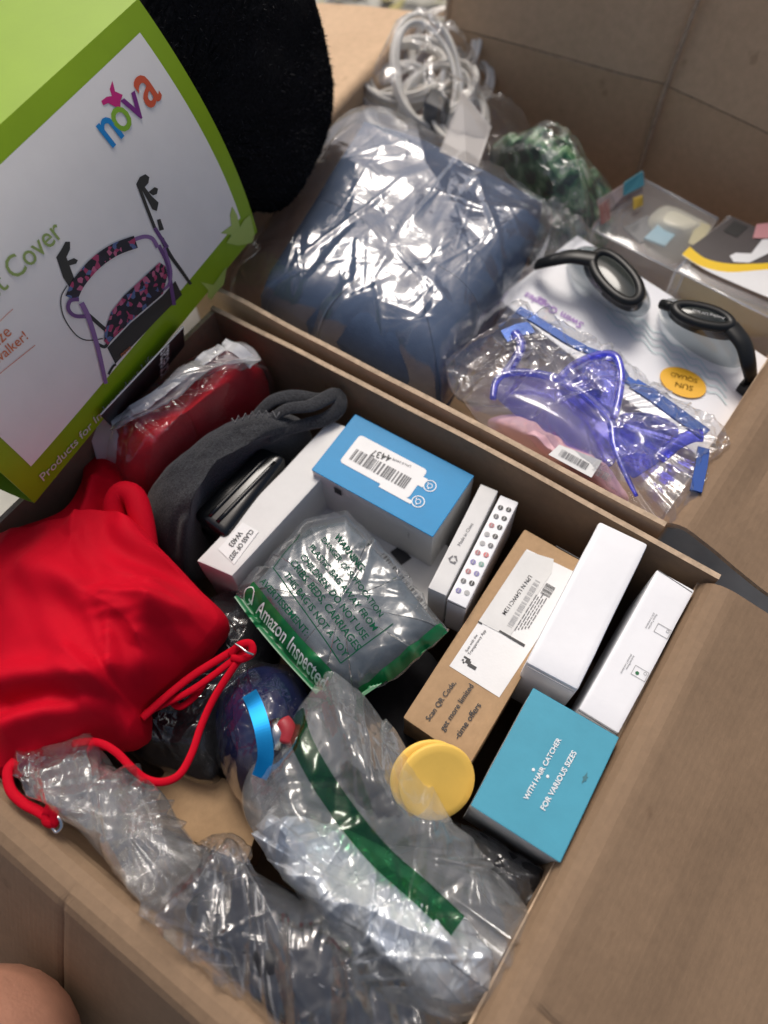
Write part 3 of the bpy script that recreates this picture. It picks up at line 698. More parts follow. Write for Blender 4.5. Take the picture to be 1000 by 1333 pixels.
def stext(s, p0, p1, bold=0.0, off=0.0009, stretch=1.0):
    me = text_mesh(s, 1.0, (0, 0, 0), (1, 0, 0), (0, 1, 0), 'LEFT', bold, subdiv=1)
    A_, B2 = suv(*p0), suv(*p1); D = V((B2[0] - A_[0]) * LU, (B2[1] - A_[1]) * LV); L = np.linalg.norm(D); D /= L; U = V(-D[1], D[0])
    k = L / max(v.co.x for v in me.vertices)
    for v in me.vertices:
        m_ = D * v.co.x * k + U * v.co.y * k * stretch
        v.co = Vector(SS(A_[0] + m_[0] / LU, A_[1] + m_[1] / LV, off))
    me.update(); return me
z7 = lambda L_: [(40 + x / 3.333, 190 + y / 3.333) for x, y in L_]
z1 = lambda L_: [(x / 2, y / 2) for x, y in L_]
LOGO = dict(n=(0.004, 0.22, 0.55), o=(0.22, 0.42, 0.02), v=(0.19, 0.02, 0.20), a=(0.62, 0.09, 0.03))
for ch, p0, p1 in (('n', (143.5, 194), (160.5, 176)), ('o', (157.0, 177), (174.5, 158)), ('v', (174.0, 159.5), (191.5, 146)), ('a', (192.5, 143), (210.5, 125))):
    link('logo_letter', stext(ch, p0, p1, 0.012), panel, mat('logo ink ' + ch, LOGO[ch], 0.45))
link('butterfly', spoly(z1([(291, 210), (298, 238), (318, 247), (312, 262), (312, 280), (296, 277), (280, 268), (267, 274), (262, 263), (276, 252), (290, 250), (284, 232)])), panel, mat('magenta ink', (0.55, 0.01, 0.17), 0.45))
OL = mat('olive green ink', (0.27, 0.36, 0.10), 0.5); OR = mat('orange ink', (0.62, 0.16, 0.05), 0.5)
link('lettering', stext('st Cover', (-8, 391), (83, 305), 0.004), panel, OL)
link('lettering', stext('walker!', (-4, 474), (36, 440), 0.004), panel, OR)
link('lettering', stext('ize', (-2, 450), (15, 434), 0.0), panel, OR)
link('ruled_line', sribbon([(-6, 423), (5, 412), (16, 402)], 0.8), panel, OR); link('ruled_line', sribbon([(-6, 490), (20, 469), (45, 449)], 0.8), panel, OR)
link('lettering', stext('Products for Independent Life', (55, 627), (200, 467), 0.006), sleeve, mat('pale grey ink', (0.62, 0.64, 0.55), 0.5))
m_, t_, b_ = new_mat('floral print'); vn = t_.nodes.new('ShaderNodeTexVoronoi'); vn.inputs['Scale'].default_value = 1; t_.links.new(coords(t_, 330), vn.inputs['Vector'])
rp = t_.nodes.new('ShaderNodeValToRGB'); rp.color_ramp.interpolation = 'CONSTANT'
for k, (p_, c_) in enumerate(((0, (0.012, 0.010, 0.02)), (0.45, (0.40, 0.04, 0.12)), (0.62, (0.015, 0.012, 0.03)), (0.74, (0.09, 0.14, 0.30)), (0.82, (0.02, 0.012, 0.03)), (0.9, (0.50, 0.12, 0.22)))):
    e = rp.color_ramp.elements[k] if k < 2 else rp.color_ramp.elements.new(p_); e.position = p_; e.color = (*c_, 1)
sx = t_.nodes.new('ShaderNodeSeparateColor'); t_.links.new(vn.outputs['Color'], sx.inputs[0]); t_.links.new(sx.outputs[0], rp.inputs[0]); t_.links.new(rp.outputs[0], b_.inputs['Base Color']); b_.inputs['Roughness'].default_value = 0.5
FLORAL = m_; PURP = mat('purple ink', (0.14, 0.055, 0.20), 0.45); PURL = mat('lilac ink', (0.25, 0.13, 0.32), 0.45); BKI = mat('picture black ink', (0.028, 0.027, 0.025), 0.45)
def pr_(name, me, m): return link(name, me, panel, m)
pr_('walker_bag', spoly(z7([(330, 875), (430, 770), (570, 650), (625, 585), (655, 645), (560, 740), (365, 945)]), 0.0006), BKI)
pr_('walker_frame', sribbon(z7([(565, 400), (600, 470), (650, 540), (692, 600)]), (5.5, 4)), BKI)
pr_('walker_frame', sribbon(z7([(535, 355), (560, 395), (590, 440)]), 5), PURP)
pr_('walker_frame', sribbon(z7([(552, 430), (590, 510), (605, 600), (620, 690)]), 5), PURP)
pr_('walker_frame', sribbon(z7([(575, 440), (605, 540), (595, 600), (570, 625)]), 3.4, 0.0010), PURL)
pr_('walker_frame', sribbon(z7([(440, 408), (490, 393), (525, 402), (548, 440)]), 5.2), PURL)
pr_('walker_backrest', sribbon(z7([(172, 660), (205, 592), (275, 510), (360, 450), (452, 415)]), 16.5, 0.0011), FLORAL)
pr_('walker_seat', spoly(z7([(318, 800), (345, 720), (400, 650), (480, 575), (555, 505), (580, 520), (590, 560), (570, 640), (500, 700), (430, 760), (360, 830), (330, 862), (315, 845)]), 0.0010), FLORAL)
pr_('walker_handle', spoly(z7([(455, 165), (470, 135), (495, 122), (512, 135), (508, 160), (492, 178), (520, 215), (552, 245), (545, 282), (525, 275), (505, 235), (482, 195), (462, 185)])), BKI)
pr_('walker_brake_lever', spoly(z7([(508, 200), (535, 178), (550, 185), (545, 208), (528, 214)])), BKI)
pr_('walker_stem', sribbon(z7([(470, 185), (500, 265), (535, 355)]), 4.2), BKI); pr_('walker_clamp', spoly(z7([(545, 320), (560, 316), (576, 362), (556, 368)])), BKI)
pr_('walker_handle', spoly(z7([(108, 482), (128, 452), (148, 415), (168, 415), (168, 448), (152, 482), (192, 590), (165, 612), (138, 570)])), BKI)
pr_('walker_brake_lever', spoly(z7([(152, 500), (185, 486), (202, 495), (195, 510), (165, 518)])), BKI)
pr_('walker_frame', sribbon(z7([(205, 665), (168, 670), (158, 705), (185, 735), (235, 738)]), 5, 0.0012), PURP)
pr_('walker_frame', sribbon(z7([(215, 680), (245, 740), (280, 850), (300, 930), (322, 1030)]), (7, 5), 0.0012), PURL)
pr_('walker_strut', sribbon(z7([(240, 725), (285, 765), (325, 800)]), 5), BKI); pr_('walker_strut', sribbon(z7([(290, 860), (320, 870), (340, 840)]), 4), BKI)
pr_('walker_cable', sribbon(z7([(155, 605), (128, 660), (140, 740), (190, 815), (240, 842), (310, 835)]), 1.4), BKI)
pr_('walker_leg', sribbon(z7([(335, 990), (355, 955), (368, 948)]), 3), BKI)
pr_('lettering', stext('nova', (40 + 388 / 3.33, 190 + 915 / 3.33), (40 + 432 / 3.33, 190 + 878 / 3.33), 0.0, 0.0012), OR)
link('butterfly', spoly(z7([(822, 378), (868, 345), (862, 300), (872, 262), (893, 300), (905, 352), (925, 318), (950, 300), (968, 380), (960, 420), (900, 432), (846, 420), (868, 385)]), 0.0007), sleeve, LIME_L)
link('butterfly', spoly(z7([(736, 590), (790, 603), (848, 522), (836, 600), (800, 640), (782, 668), (765, 655), (768, 625)]), 0.0006), sleeve, LIME_L)

# ================================================================== black swing tag
n_ = at(128, 543, 0.0); q = [on_plane(131, 540, SS(*suv(131, 540), 0.008), SN), on_plane(239, 425, SS(*suv(239, 425), 0.012), SN), at(241, 472, 0.0), at(150, 560, -0.02)]
tg = thing('swing_tag', 'black card tag with white lettering tucked under the green sleeve', 'tag', tuple(q[3]))
nn = nrm(np.cross(q[1] - q[0], q[3] - q[0])); q[2] = on_plane(242, 474, q[0], nn); link('card', solid(q, nn, 0.0008), tg, mat('black card', (0.015, 0.017, 0.018), 0.45))
link('card_edge', tube([q[0], q[1]], 0.0006, 6), tg, LABEL)
nv = nn if nn @ (CAM - q[0]) > 0 else -nn
def tplane(px, py): return on_plane(px, py, q[0] + nv * 0.0014, nn)
a, b = tplane(219, 487), tplane(220, 447)
me = text_mesh('ucretas', 1.0, (0, 0, 0), (1, 0, 0), (0, 1, 0), bold=0.01); k = np.linalg.norm(b - a) / max(v.co.x for v in me.vertices)
x = nrm(b - a); y = np.cross(nv, x); me.transform(Matrix([[x[i] * k, y[i] * k, 0, a[i]] for i in range(3)] + [[0, 0, 0, 1]]))
link('lettering', me, tg, WINK)

# ================================================================== red fleece in a clear pouch
t = thing('packed_garment', 'deep red folded fleece in a clear pouch with white band', 'garment pack', tuple(at(240, 560, -0.10)))
OUT = [(140, 575, -0.03), (170, 545, -0.02), (215, 505, -0.018), (262, 472, -0.018), (312, 462, -0.02), (340, 480, -0.03), (338, 515, -0.045), (300, 552, -0.045), (255, 590, -0.045), (210, 632, -0.045), (172, 640, -0.045), (150, 615, -0.04)]
link('fleece', drape(OUT, (245, 535, 0.000), 5, disp=lambda x, y, r: 0.004 * fbm(x * 30, y * 30, 5) + ridge(x, y, [(190, 590), (260, 540), (330, 495)], 0.004, 0.006), skirt=0.05), t, REDD)
grow = lambda O, c, k, dz: [(c[0] + (x - c[0]) * k, c[1] + (y - c[1]) * k, z + dz) for x, y, z in O]
link('film', drape(grow(OUT, (245, 545), 1.05, 0.003), (245, 535, 0.005), 5, 70, 220, lambda x, y, r: 0.003 * fbm(x * 30, y * 30, 5) + crumple(x, y, 7, 60, 0.0035, 0.03, 0.004) + crumple(x, y, 8, 24, 0.005, 0.05, 0.007, 0.9, 0.8), skirt=0.05, edge_noise=0.002), t, CLEAR)
def strip(px, w, z, m, name, par, n=30, th=0.0005, wav=0.001, seed=1, lift=None):
    """paper or film ribbon lying along pixels, width w metres"""
    P = catmull([at(*q) for q in px], n); T = np.gradient(P, axis=0); N_ = np.cross(T, V(0, 0, 1)); N_ /= np.linalg.norm(N_, axis=1, keepdims=True)
    G = np.stack([P + N_ * w * s for s in np.linspace(-0.5, 0.5, 7)], 1)
    G[:, :, 2] += wav * noise2(np.arange(n)[:, None] * 0.6 + np.zeros((1, 7)), np.arange(7)[None] * 0.4 + np.zeros((n, 1)), seed)
    return link(name, sheet(G, th, -1), par, m)
WBAND = mat('white plastic band', (0.72, 0.71, 0.70), 0.3, var=0.03, vscale=60, bump=0.3, bscale=80)
strip([(146, 552, 0.004), (190, 524, 0.012), (235, 490, 0.014), (290, 452, 0.008)], 0.010, 0, WBAND, 'white_band', t, wav=0.002)
HEAD = film('silvery header film', haze=0.42, hazecol=(0.72, 0.72, 0.70), rough=0.16, base=0.12)
link('header_film', drape([(150, 556, 0.002), (198, 522, 0.004), (244, 482, 0.004), (276, 456, 0.004), (312, 448, 0.0), (335, 470, -0.004), (300, 470, 0.006), (262, 490, 0.012), (215, 520, 0.012), (165, 552, 0.006)], (225, 495, 0.012), 2.0, 30, 120, lambda x, y, r: crumple(x, y, 17, 30, 0.003, 0.04, 0.006, 0.9, 0.7), skirt=0.004, edge_noise=0.001), t, HEAD)
P0, P1 = at(128, 545, 0.0), at(160, 628, -0.05)
G = quad_grid(at(112, 548, 0.002), at(140, 533, 0.004), at(178, 618, -0.045), at(128, 612, -0.045), 10, 20)
for j in range(20): G[:, j] += V(0.010, -0.006, 0) * math.sin(math.pi * j / 19)
G[:, 0] += V(0.004, 0.004, -0.002); G[:, 1] += V(0.001, 0.001, 0.001)
link('end_flap', sheet(G, 0.0006, 1), t, mat('pinkish white card', (0.66, 0.58, 0.56), 0.45, var=0.03, vscale=30))
link('end_label', strip([(290, 445, 0.006), (312, 455, 0.004), (330, 472, -0.006)], 0.010, 0, WBAND, 'white_corner', t, 14).data.copy(), t, WBAND) if False else strip([(290, 447, 0.006), (312, 457, 0.004), (330, 474, -0.006)], 0.010, 0, WBAND, 'white_corner', t, 14)

# ================================================================== charcoal fleece band
t = thing('fleece_band', 'charcoal fleece band with zigzag stitching beside the black case', 'headband', tuple(at(290, 620, -0.11)))
link('band', drape([(190, 655, -0.03), (198, 628, -0.018), (235, 595, -0.014), (275, 562, -0.012), (320, 540, -0.012), (365, 536, -0.016), (395, 548, -0.02), (385, 572, -0.03), (345, 592, -0.035), (300, 622, -0.035), (268, 650, -0.035), (255, 690, -0.04), (240, 730, -0.05), (212, 715, -0.05), (196, 688, -0.04)], (282, 598, 0.000), 4, 40, 150, lambda x, y, r: 0.003 * fbm(x * 25, y * 25, 9) - ridge(x, y, [(200, 690), (225, 660), (248, 655)], 0.004, 0.004), skirt=0.06, tuck=0.014), t, FELT)
for px in ([(345, 553, -0.010), (372, 533, -0.004), (405, 528, -0.006), (438, 513, -0.012), (442, 530, -0.016), (425, 545, -0.018), (400, 552, -0.016), (372, 560, -0.014), (350, 572, -0.012)],
           [(330, 545, -0.012), (355, 522, -0.008), (385, 516, -0.012), (415, 518, -0.016), (440, 512, -0.018)]):
    link('binding_loop', tube(catmull([at(*q) for q in px], 50), np.r_[np.linspace(0.004, 0.0062, 25), np.linspace(0.0062, 0.0035, 25)], 12, flat=0.45), t, FELT)
zz = []
for i in range(15):
    f_ = i / 14; x_, y_ = 302 + 62 * f_, 549 - 8 * f_ - 6 * math.sin(f_ * 3.1); zz.append(at(x_, y_ + (4 if i % 2 else -4), 0.0035))
link('zigzag_stitch', tube(np.array(zz), 0.0007, 6), t, mat('grey thread', (0.11, 0.11, 0.115), 0.8))

# ================================================================== glossy black case
t = thing('hard_case', 'glossy black clamshell case wedged beside the long white box', 'case', tuple(at(300, 650, -0.09)))
T = top_of([(249, 668), (338, 578), (374, 592), (292, 700)], -0.022)
link('upper_shell', hexa(T, 0.022, 0.007, 5), t, BLACKG)
c0 = sum(T) / 4; T2 = [c0 + (p - c0) * 1.03 - V(0, 0, 0.0225) for p in T]
link('lower_shell', hexa(T2, 0.03, 0.006, 4), t, BLACKG)
fr = Frame(T[0], T[1] - T[0], T[3] - T[0])
lx, ly = np.linalg.norm(T[1] - T[0]), np.linalg.norm(T[3] - T[0])
for v in (0.38, 0.62):
    link('lid_rib', tube([fr.P(lx * s, ly * v) + V(0, 0, 0.0002) for s in np.linspace(0.08, 0.93, 8)], 0.0016, 8, flat=0.6), t, BLACKG)

# ================================================================== red swimsuit with straps
t = thing('swimsuit', 'bright red swimsuit heaped over the left wall with thin straps', 'swimsuit', tuple(at(110, 840, -0.06)))
RO = [(-70, 760, -0.005), (0, 702, 0.0), (60, 680, 0.004), (125, 664, 0.006), (160, 672, 0.005), (200, 712, 0.0), (245, 758, -0.006), (284, 800, -0.012), (270, 838, -0.014), (235, 872, -0.014), (188, 912, -0.014), (184, 940, -0.016), (172, 962, -0.016), (100, 966, -0.006), (40, 985, -0.002), (-10, 1000, -0.004), (-90, 960, -0.02), (-110, 850, -0.02)]
def redfold(x, y, r):
    h = 0.005 * fbm(x * 14, y * 14, 21, 2) * (1 - r ** 4)
    ca_, sa_ = math.cos(-0.35), math.sin(-0.35); al, ac = x * ca_ + y * sa_, -x * sa_ + y * ca_
    h += 0.0075 * (1 - 2 * np.abs(noise2(al * 9 + 7, ac * 34 + 11 + 2 * noise2(al * 14, ac * 14, 24), 22))) * np.clip(r * 1.6, 0.35, 1) + 0.003 * noise2(al * 20, ac * 80 + 5, 23)
    h += ridge(x, y, [(40, 740), (100, 770), (180, 800), (260, 810)], 0.011, 0.013) + ridge(x, y, [(-20, 900), (70, 895), (150, 900), (240, 855)], 0.012, 0.011)
    h += ridge(x, y, [(0, 960), (80, 940), (160, 935)], 0.009, 0.008) - ridge(x, y, [(0, 930), (90, 915), (170, 918)], 0.009, 0.007)
    h -= ridge(x, y, [(90, 690), (130, 740), (150, 800)], 0.007, 0.010) - ridge(x, y, [(200, 760), (215, 810), (190, 860)], 0.006, 0.008)
    h += ridge(x, y, [(-40, 800), (30, 760), (90, 700)], 0.005, 0.010)
    rg = random.Random(12)
    for k in range(16):                                # fine gathers running towards the pointed side and the strap roots
        a = rg.uniform(0, 1); sx, sy = -30 + 180 * rg.random(), 700 + 260 * rg.random()
        ex, ey = (275, 805) if k % 2 else (180, 930)
        f0, f1 = rg.uniform(0.35, 0.6), rg.uniform(0.8, 1.0)
        h += ridge(x, y, [(sx + (ex - sx) * f0, sy + (ey - sy) * f0 + rg.uniform(-6, 6)), (sx + (ex - sx) * (f0 + f1) / 2, sy + (ey - sy) * (f0 + f1) / 2), (sx + (ex - sx) * f1, sy + (ey - sy) * f1)], rg.uniform(0.0012, 0.0028), 0.0035)
    return h
link('body', drape(RO, (105, 815, 0.022), 3.0, 80, 300, redfold, skirt=0.05, tuck=0.012), t, RED)
link('fabric_fold', drape([(0, 700, -0.01), (20, 688, -0.01), (80, 665, -0.012), (105, 630, -0.02), (112, 600, -0.028), (140, 585, -0.03), (165, 640, -0.025), (180, 640, -0.02), (188, 690, -0.02), (200, 740, -0.03), (120, 740, -0.02), (40, 730, -0.01)], (125, 675, -0.008), 2, 30, 120, lambda x, y, r: ridge(x, y, [(118, 600), (112, 640), (100, 680)], 0.008, 0.006) + ridge(x, y, [(150, 650), (170, 650), (182, 690)], 0.008, 0.006) - ridge(x, y, [(130, 610), (130, 660), (125, 700)], 0.006, 0.005), skirt=0.05), t, RED)
link('fabric_fold', tube(catmull([at(*q) for q in [(152, 690, -0.012), (150, 658, -0.004), (160, 642, 0.0), (175, 648, 0.0), (184, 675, -0.004), (190, 712, -0.012)]], 40), 0.0085, 14), t, RED)
def strap(px, r, par, name='strap', fl=0.55): return link(name, tube(catmull([at(*q) for q in px], 70), r, 10, flat=fl), par, RED)
strap([(95, 968, 0.002), (125, 966, 0.004), (150, 978, 0.004), (172, 1000, 0.002), (190, 1014, -0.002), (212, 1018, -0.004), (234, 1008, -0.006), (250, 980, -0.010), (262, 945, -0.012), (278, 910, -0.012), (300, 875, -0.010), (318, 850, -0.008)], 0.0024, t)
strap([(185, 935, -0.012), (215, 908, -0.012), (250, 880, -0.012), (285, 858, -0.010), (318, 838, -0.007)], 0.0026, t)
strap([(170, 935, -0.014), (215, 916, -0.016), (255, 895, -0.014), (300, 862, -0.010), (322, 845, -0.006)], 0.0023, t)
strap([(268, 885, -0.02), (255, 905, -0.02), (235, 920, -0.022), (222, 912, -0.022)], 0.0022, t)
strap([(300, 852, -0.008), (312, 840, -0.003), (326, 838, -0.002), (328, 850, -0.004), (314, 858, -0.006), (302, 856, -0.008)], 0.0026, t, 'strap_knot')
strap([(20, 990, 0.004), (10, 1004, 0.006), (14, 1028, 0.006), (30, 1045, 0.005), (50, 1056, 0.004), (66, 1066, 0.004)], 0.0030, t)
strap([(58, 1054, 0.006), (70, 1058, 0.006), (70, 1072, 0.004), (60, 1070, 0.004), (58, 1058, 0.005)], 0.0028, t, 'strap_knot')
link('metal_hook', tube(catmull([at(*q) for q in [(70, 1060, 0.005), (78, 1066, 0.005), (80, 1077, 0.003), (73, 1083, 0.002), (68, 1076, 0.003)]], 24), 0.0010, 8), t, STEEL)
link('metal_ring', tube(catmull([at(*q) for q in [(306, 838, 0.0), (314, 843, 0.001), (322, 849, 0.001), (330, 852, -0.002)]], 24), 0.0008, 8), t, STEEL)

# ================================================================== dark packs low in the carton
t = thing('dark_garment_pack', 'black garment in clear wrap under the red straps', 'garment pack', tuple(at(250, 900, -0.12)))
OUT = [(150, 930, -0.05), (190, 870, -0.05), (250, 800, -0.055), (300, 770, -0.06), (345, 800, -0.06), (352, 850, -0.06), (320, 900, -0.055), (290, 960, -0.055), (275, 1010, -0.06), (225, 1000, -0.06), (170, 970, -0.055)]
link('garment', drape(OUT, (250, 890, -0.040), 3, disp=lambda x, y, r: 0.004 * fbm(x * 30, y * 30, 31), skirt=0.05), t, DARKF)
fm = drape(grow(OUT, (250, 890), 1.03, 0.003), (250, 890, -0.036), 3, 60, 180, lambda x, y, r: 0.003 * fbm(x * 30, y * 30, 31) + crumple(x, y, 33, 70, 0.003, 0.03, 0.004), skirt=0.05, edge_noise=0.001)
link('film', fm, t, DEEP)
t = thing('ball_toy_pack', 'navy ball with a bright blue band in clear shrink wrap', 'ball', tuple(at(340, 960, -0.12)))
OUT = [(282, 950, -0.04), (288, 905, -0.038), (315, 876, -0.036), (350, 868, -0.036), (385, 885, -0.038), (402, 930, -0.04), (398, 985, -0.042), (372, 1030, -0.045), (335, 1045, -0.045), (300, 1020, -0.045)]
link('ball', drape(OUT, (342, 950, -0.004), 2.2, skirt=0.04), t, mat('navy plastic', (0.006, 0.010, 0.055), 0.22, 0.5))
link('film', drape(grow(OUT, (342, 955), 1.06, 0.001), (342, 950, 0.000), 2.2, 60, 200, lambda x, y, r: crumple(x, y, 41, 70, 0.0022, 0.03, 0.004) + 0.002 * fbm(x * 40, y * 40, 4), skirt=0.04, edge_noise=0.0016), t, DEEP)
CYAN = mat('satin cyan band', (0.004, 0.22, 0.52), 0.28, 0.6, metal=0.75)
strip([(325, 903, 0.000), (333, 920, 0.004), (342, 950, 0.006), (346, 985, 0.004), (338, 1012, 0.0)], 0.0095, 0, CYAN, 'blue_band', t, wav=0.0)
link('silver_cap', tube([at(357, 938, 0.002), at(362, 955, 0.002), at(357, 975, 0.0)], [0.004, 0.005, 0.004], 12), t, STEEL)
link('red_cap', tube(catmull([at(366, 938, 0.002), at(374, 950, 0.002), at(372, 968, 0.0)], 12), [0.003] + [0.0055] * 10 + [0.003], 12), t, mat('dull red rubber', (0.33, 0.02, 0.03), 0.5))
for q in ([(285, 820, -0.035), (340, 852, -0.035), (390, 880, -0.036)],): pass
t = thing('kraft_board', 'kraft cardboard piece lying low under the clear bags', 'cardboard', tuple(at(260, 1060, -0.12)))
link('panel', hexa(top_of([(170, 1060), (230, 985), (350, 1040), (320, 1125)], -0.075), 0.04, 0.002, 2, 0.0005, 3), t, KRAFT)
t = thing('dark_mailer', 'black polythene pack beside the teal box front', 'bag', tuple(at(650, 1140, -0.10)))
OUT = [(585, 1075, -0.05), (625, 1085, -0.045), (672, 1115, -0.04), (712, 1138, -0.036), (710, 1165, -0.04), (695, 1205, -0.05), (660, 1190, -0.05), (615, 1130, -0.05)]
link('pack', drape(OUT, (660, 1140, -0.028), 2.4, disp=lambda x, y, r: crumple(x, y, 46, 30, 0.003, 0.03, 0.005), skirt=0.05), t, mat('black polythene', (0.012, 0.012, 0.013), 0.28, 0.5))
link('film', drape(grow(OUT, (655, 1140), 1.05, 0.003), (660, 1140, -0.022), 2.4, 50, 160, lambda x, y, r: crumple(x, y, 47, 40, 0.003, 0.03, 0.004), skirt=0.02, edge_noise=0.0012), t, CLEAR)
t = thing('black_pouch', 'black fabric pouch deep behind the green printed bag', 'pouch', tuple(at(480, 930, -0.16)))
link('pouch', drape([(380, 850, -0.09), (450, 800, -0.09), (560, 850, -0.09), (600, 960, -0.09), (560, 1080, -0.09), (470, 1100, -0.09), (400, 1000, -0.09)], (490, 950, -0.075), 3, skirt=0.06), t, DARKF)

# ================================================================== yellow discs
dn = nrm((CAM - at(560, 1015, -0.02)) * V(1, 1, 1) / 0.45 * 1.0 + V(0.55, -0.25, 0.0)); axx = nrm(np.cross(dn, V(0, 0, 1))); axy = np.cross(axx, dn)
base = at(569, 1018, -0.012)
for i in range(2):
    c = base + V(-0.0046, -0.0010, -0.0024) * i - dn * 0.003 * i * 0.6
    prof = [(0.0, 0.0012), (0.018, 0.0012), (0.0222, 0.0012), (0.0232, 0.0004), (0.0235, -0.0006), (0.0230, -0.0018), (0.018, -0.0020), (0.0, -0.0020)]
    vs = []; n = 48
    for r_, h_ in prof:
        for k in range(n):
            a = 2 * math.pi * k / n; vs.append(c + (axx * math.cos(a) + axy * math.sin(a)) * r_ + dn * h_)
    f = [(i2 * n + k, i2 * n + (k + 1) % n, (i2 + 1) * n + (k + 1) % n, (i2 + 1) * n + k) for i2 in range(len(prof) - 1) for k in range(n)]
    o = link('foam_disc', mesh(vs, f), None, YELLOW)
    tag(o, ['front yellow foam disc, lying beside the kraft box', 'yellow foam disc behind the front one, partly under the clear bag'][i], 'disc', 'yellow discs stacked together')

# ================================================================== green printed clear bag (warning bag)
t = thing('printed_poly_bag', 'clear poly bag with green stripe and suffocation warning over grey pack', 'poly bag', tuple(at(440, 790, -0.08)))
OUT = [(306, 770, -0.032), (352, 722, -0.028), (398, 676, -0.025), (452, 667, -0.022), (484, 700, -0.020), (530, 752, -0.018), (585, 820, -0.020), (545, 858, -0.026), (462, 912, -0.032), (424, 906, -0.034), (385, 866, -0.034), (345, 820, -0.033)]
inn = grow(OUT, (445, 785), 0.9, -0.003)
GPACK = mat('grey packaged cloth', (0.055, 0.072, 0.09), 0.6, 0.3, var=0.45, vscale=22, col2=(0.17, 0.205, 0.235), bump=0.5, bscale=60)
link('pack', drape(inn, (445, 785, -0.014), 7, 50, 180, disp=lambda x, y, r: 0.0015 * fbm(x * 30, y * 30, 61), skirt=0.03, sharp=True), t, GPACK)
def wdisp(x, y, r): return 0.0015 * fbm(x * 30, y * 30, 61) + crumple(x, y, 62, 36, 0.0014, 0.045, 0.006) + crumple(x, y, 63, 70, 0.004, 0.025, 0.004) * np.clip((r - 0.6) * 3, 0, 1)
fm = drape(OUT, (445, 785, -0.0095), 6, 80, 280, wdisp, skirt=0.006, tuck=0.003, edge_noise=0.0012, sharp=True)
bv = bvh_of(fm); fo = link('film', fm, t, film('warning bag film', haze=0.07, hazecol=(0.8, 0.85, 0.85), rough=0.16, base=0.06))
def stripe_mesh(px, w0, n=60, m=9):
    P = catmull([at(x, y, -0.02) for x, y in px], n); T = np.gradient(P, axis=0); N_ = np.stack([-T[:, 1], T[:, 0], T[:, 2] * 0], 1); N_ /= np.linalg.norm(N_, axis=1, keepdims=True)
    G = np.stack([P + N_ * w0 * s for s in np.linspace(-0.5, 0.5, m)], 1); return mesh(G.reshape(-1, 3), grid_faces(n, m))
st = link('green_stripe', conform(stripe_mesh([(318, 768), (345, 804), (380, 845), (424, 892)], 0.0165), bv, 0.0004), t, GREEN_INK)
link('green_stripe', conform(stripe_mesh([(470, 900), (510, 872), (545, 845), (578, 818)], 0.007), bv, 0.0004), t, GREEN_INK)
def lay(s, a, b, z, m, bold=0.0, par=None, stretch=1.0, off=0.0008):
    return link('lettering', conform(ptext(s, a, b, z, bold, stretch, subdiv=2), bv, off), par, m)
ZT = -0.014
lay('Amazon Inspected', (332, 796), (418, 897), -0.024, WINK, 0.012, st, 1.15)
link('check_mark', conform(flat(Frame(at(327, 780, -0.03), V(1, 0, 0), V(0, 1, 0)).ring(0, 0, 0.0042, 0.0050)), bv, 0.0009), st, WINK)
link('check_mark', conform(join_meshes([stripe_mesh([(322.5, 777), (324.5, 780.5), (326.5, 784)], 0.0011, 12, 2), stripe_mesh([(326, 784), (329, 779), (332.5, 772.5)], 0.0011, 12, 2)]), bv, 0.0009), st, WINK)
lay('AVERTISSEMENT:', (338, 758), (398, 830), ZT, GREEN_TXT, 0.012, t, 0.9)
for s, a, b in (('WARNING:', (435, 702), (471, 750), ), ('DANGER OF SUFFOCATION', (418, 705), (494, 806)), ('PLASTIC BAG AWAY FROM', (402, 715), (486, 824)), ('CHILDREN. DO NOT USE', (391, 728), (474, 836)), ('CRIBS, BEDS, CARRIAGES', (378, 736), (464, 850)), ('THIS BAG IS NOT A TOY', (370, 752), (448, 858))):
    lay(s, a, b, ZT, GREEN_TXT, 0.018 if s[0] == 'W' else 0.010, t, 1.0)
for a, b in (((358, 745), (392, 700)), ((358, 745), (445, 868)), ((445, 868), (512, 818))):
    link('print_frame', conform(stripe_mesh([a, ((a[0] + b[0]) / 2, (a[1] + b[1]) / 2), b], 0.0007, 40, 2), bv, 0.0007), t, GREEN_TXT)

# ================================================================== clear bags at the front of the carton
def print_conform(px_text, a, b, z, bvh, m, par, bold=0.0):
    return link('lettering', conform(ptext(px_text, a, b, z, bold, subdiv=2), bvh, 0.0006), par, m)
t = thing('striped_poly_bag', 'clear poly bag with green stripe round a crumpled white foil pack', 'poly bag', tuple(at(500, 1130, -0.10)))
OUT = [(428, 876, -0.006), (470, 905, -0.012), (515, 955, -0.010), (548, 1012, -0.008), (588, 1072, -0.012), (632, 1120, -0.014), (676, 1172, -0.016), (692, 1215, -0.018), (668, 1292, -0.020), (622, 1318, -0.022), (560, 1312, -0.022), (480, 1262, -0.022), (405, 1180, -0.022), (350, 1108, -0.020), (318, 1052, -0.020), (335, 1000, -0.016), (376, 962, -0.012), (402, 915, -0.008)]
WO = [(330, 1086, -0.022), (352, 1068, -0.016), (400, 1066, -0.014), (445, 1080, -0.012), (492, 1110, -0.012), (548, 1150, -0.012), (600, 1196, -0.014), (642, 1248, -0.016), (640, 1292, -0.020), (600, 1308, -0.022), (545, 1290, -0.024), (470, 1230, -0.024), (402, 1168, -0.024), (350, 1118, -0.024)]
FOIL = mat('white metallised film', (0.74, 0.74, 0.70), 0.24, 0.6, metal=0.4, var=0.05, vscale=30, col2=(0.60, 0.66, 0.74), bump=0.3, bscale=90)
def foil(x, y, r): return crumple(x, y, 71, 130, 0.006, 0.030, 0.0045) + crumple(x, y, 72, 40, 0.006, 0.06, 0.007, -0.9, 0.8)
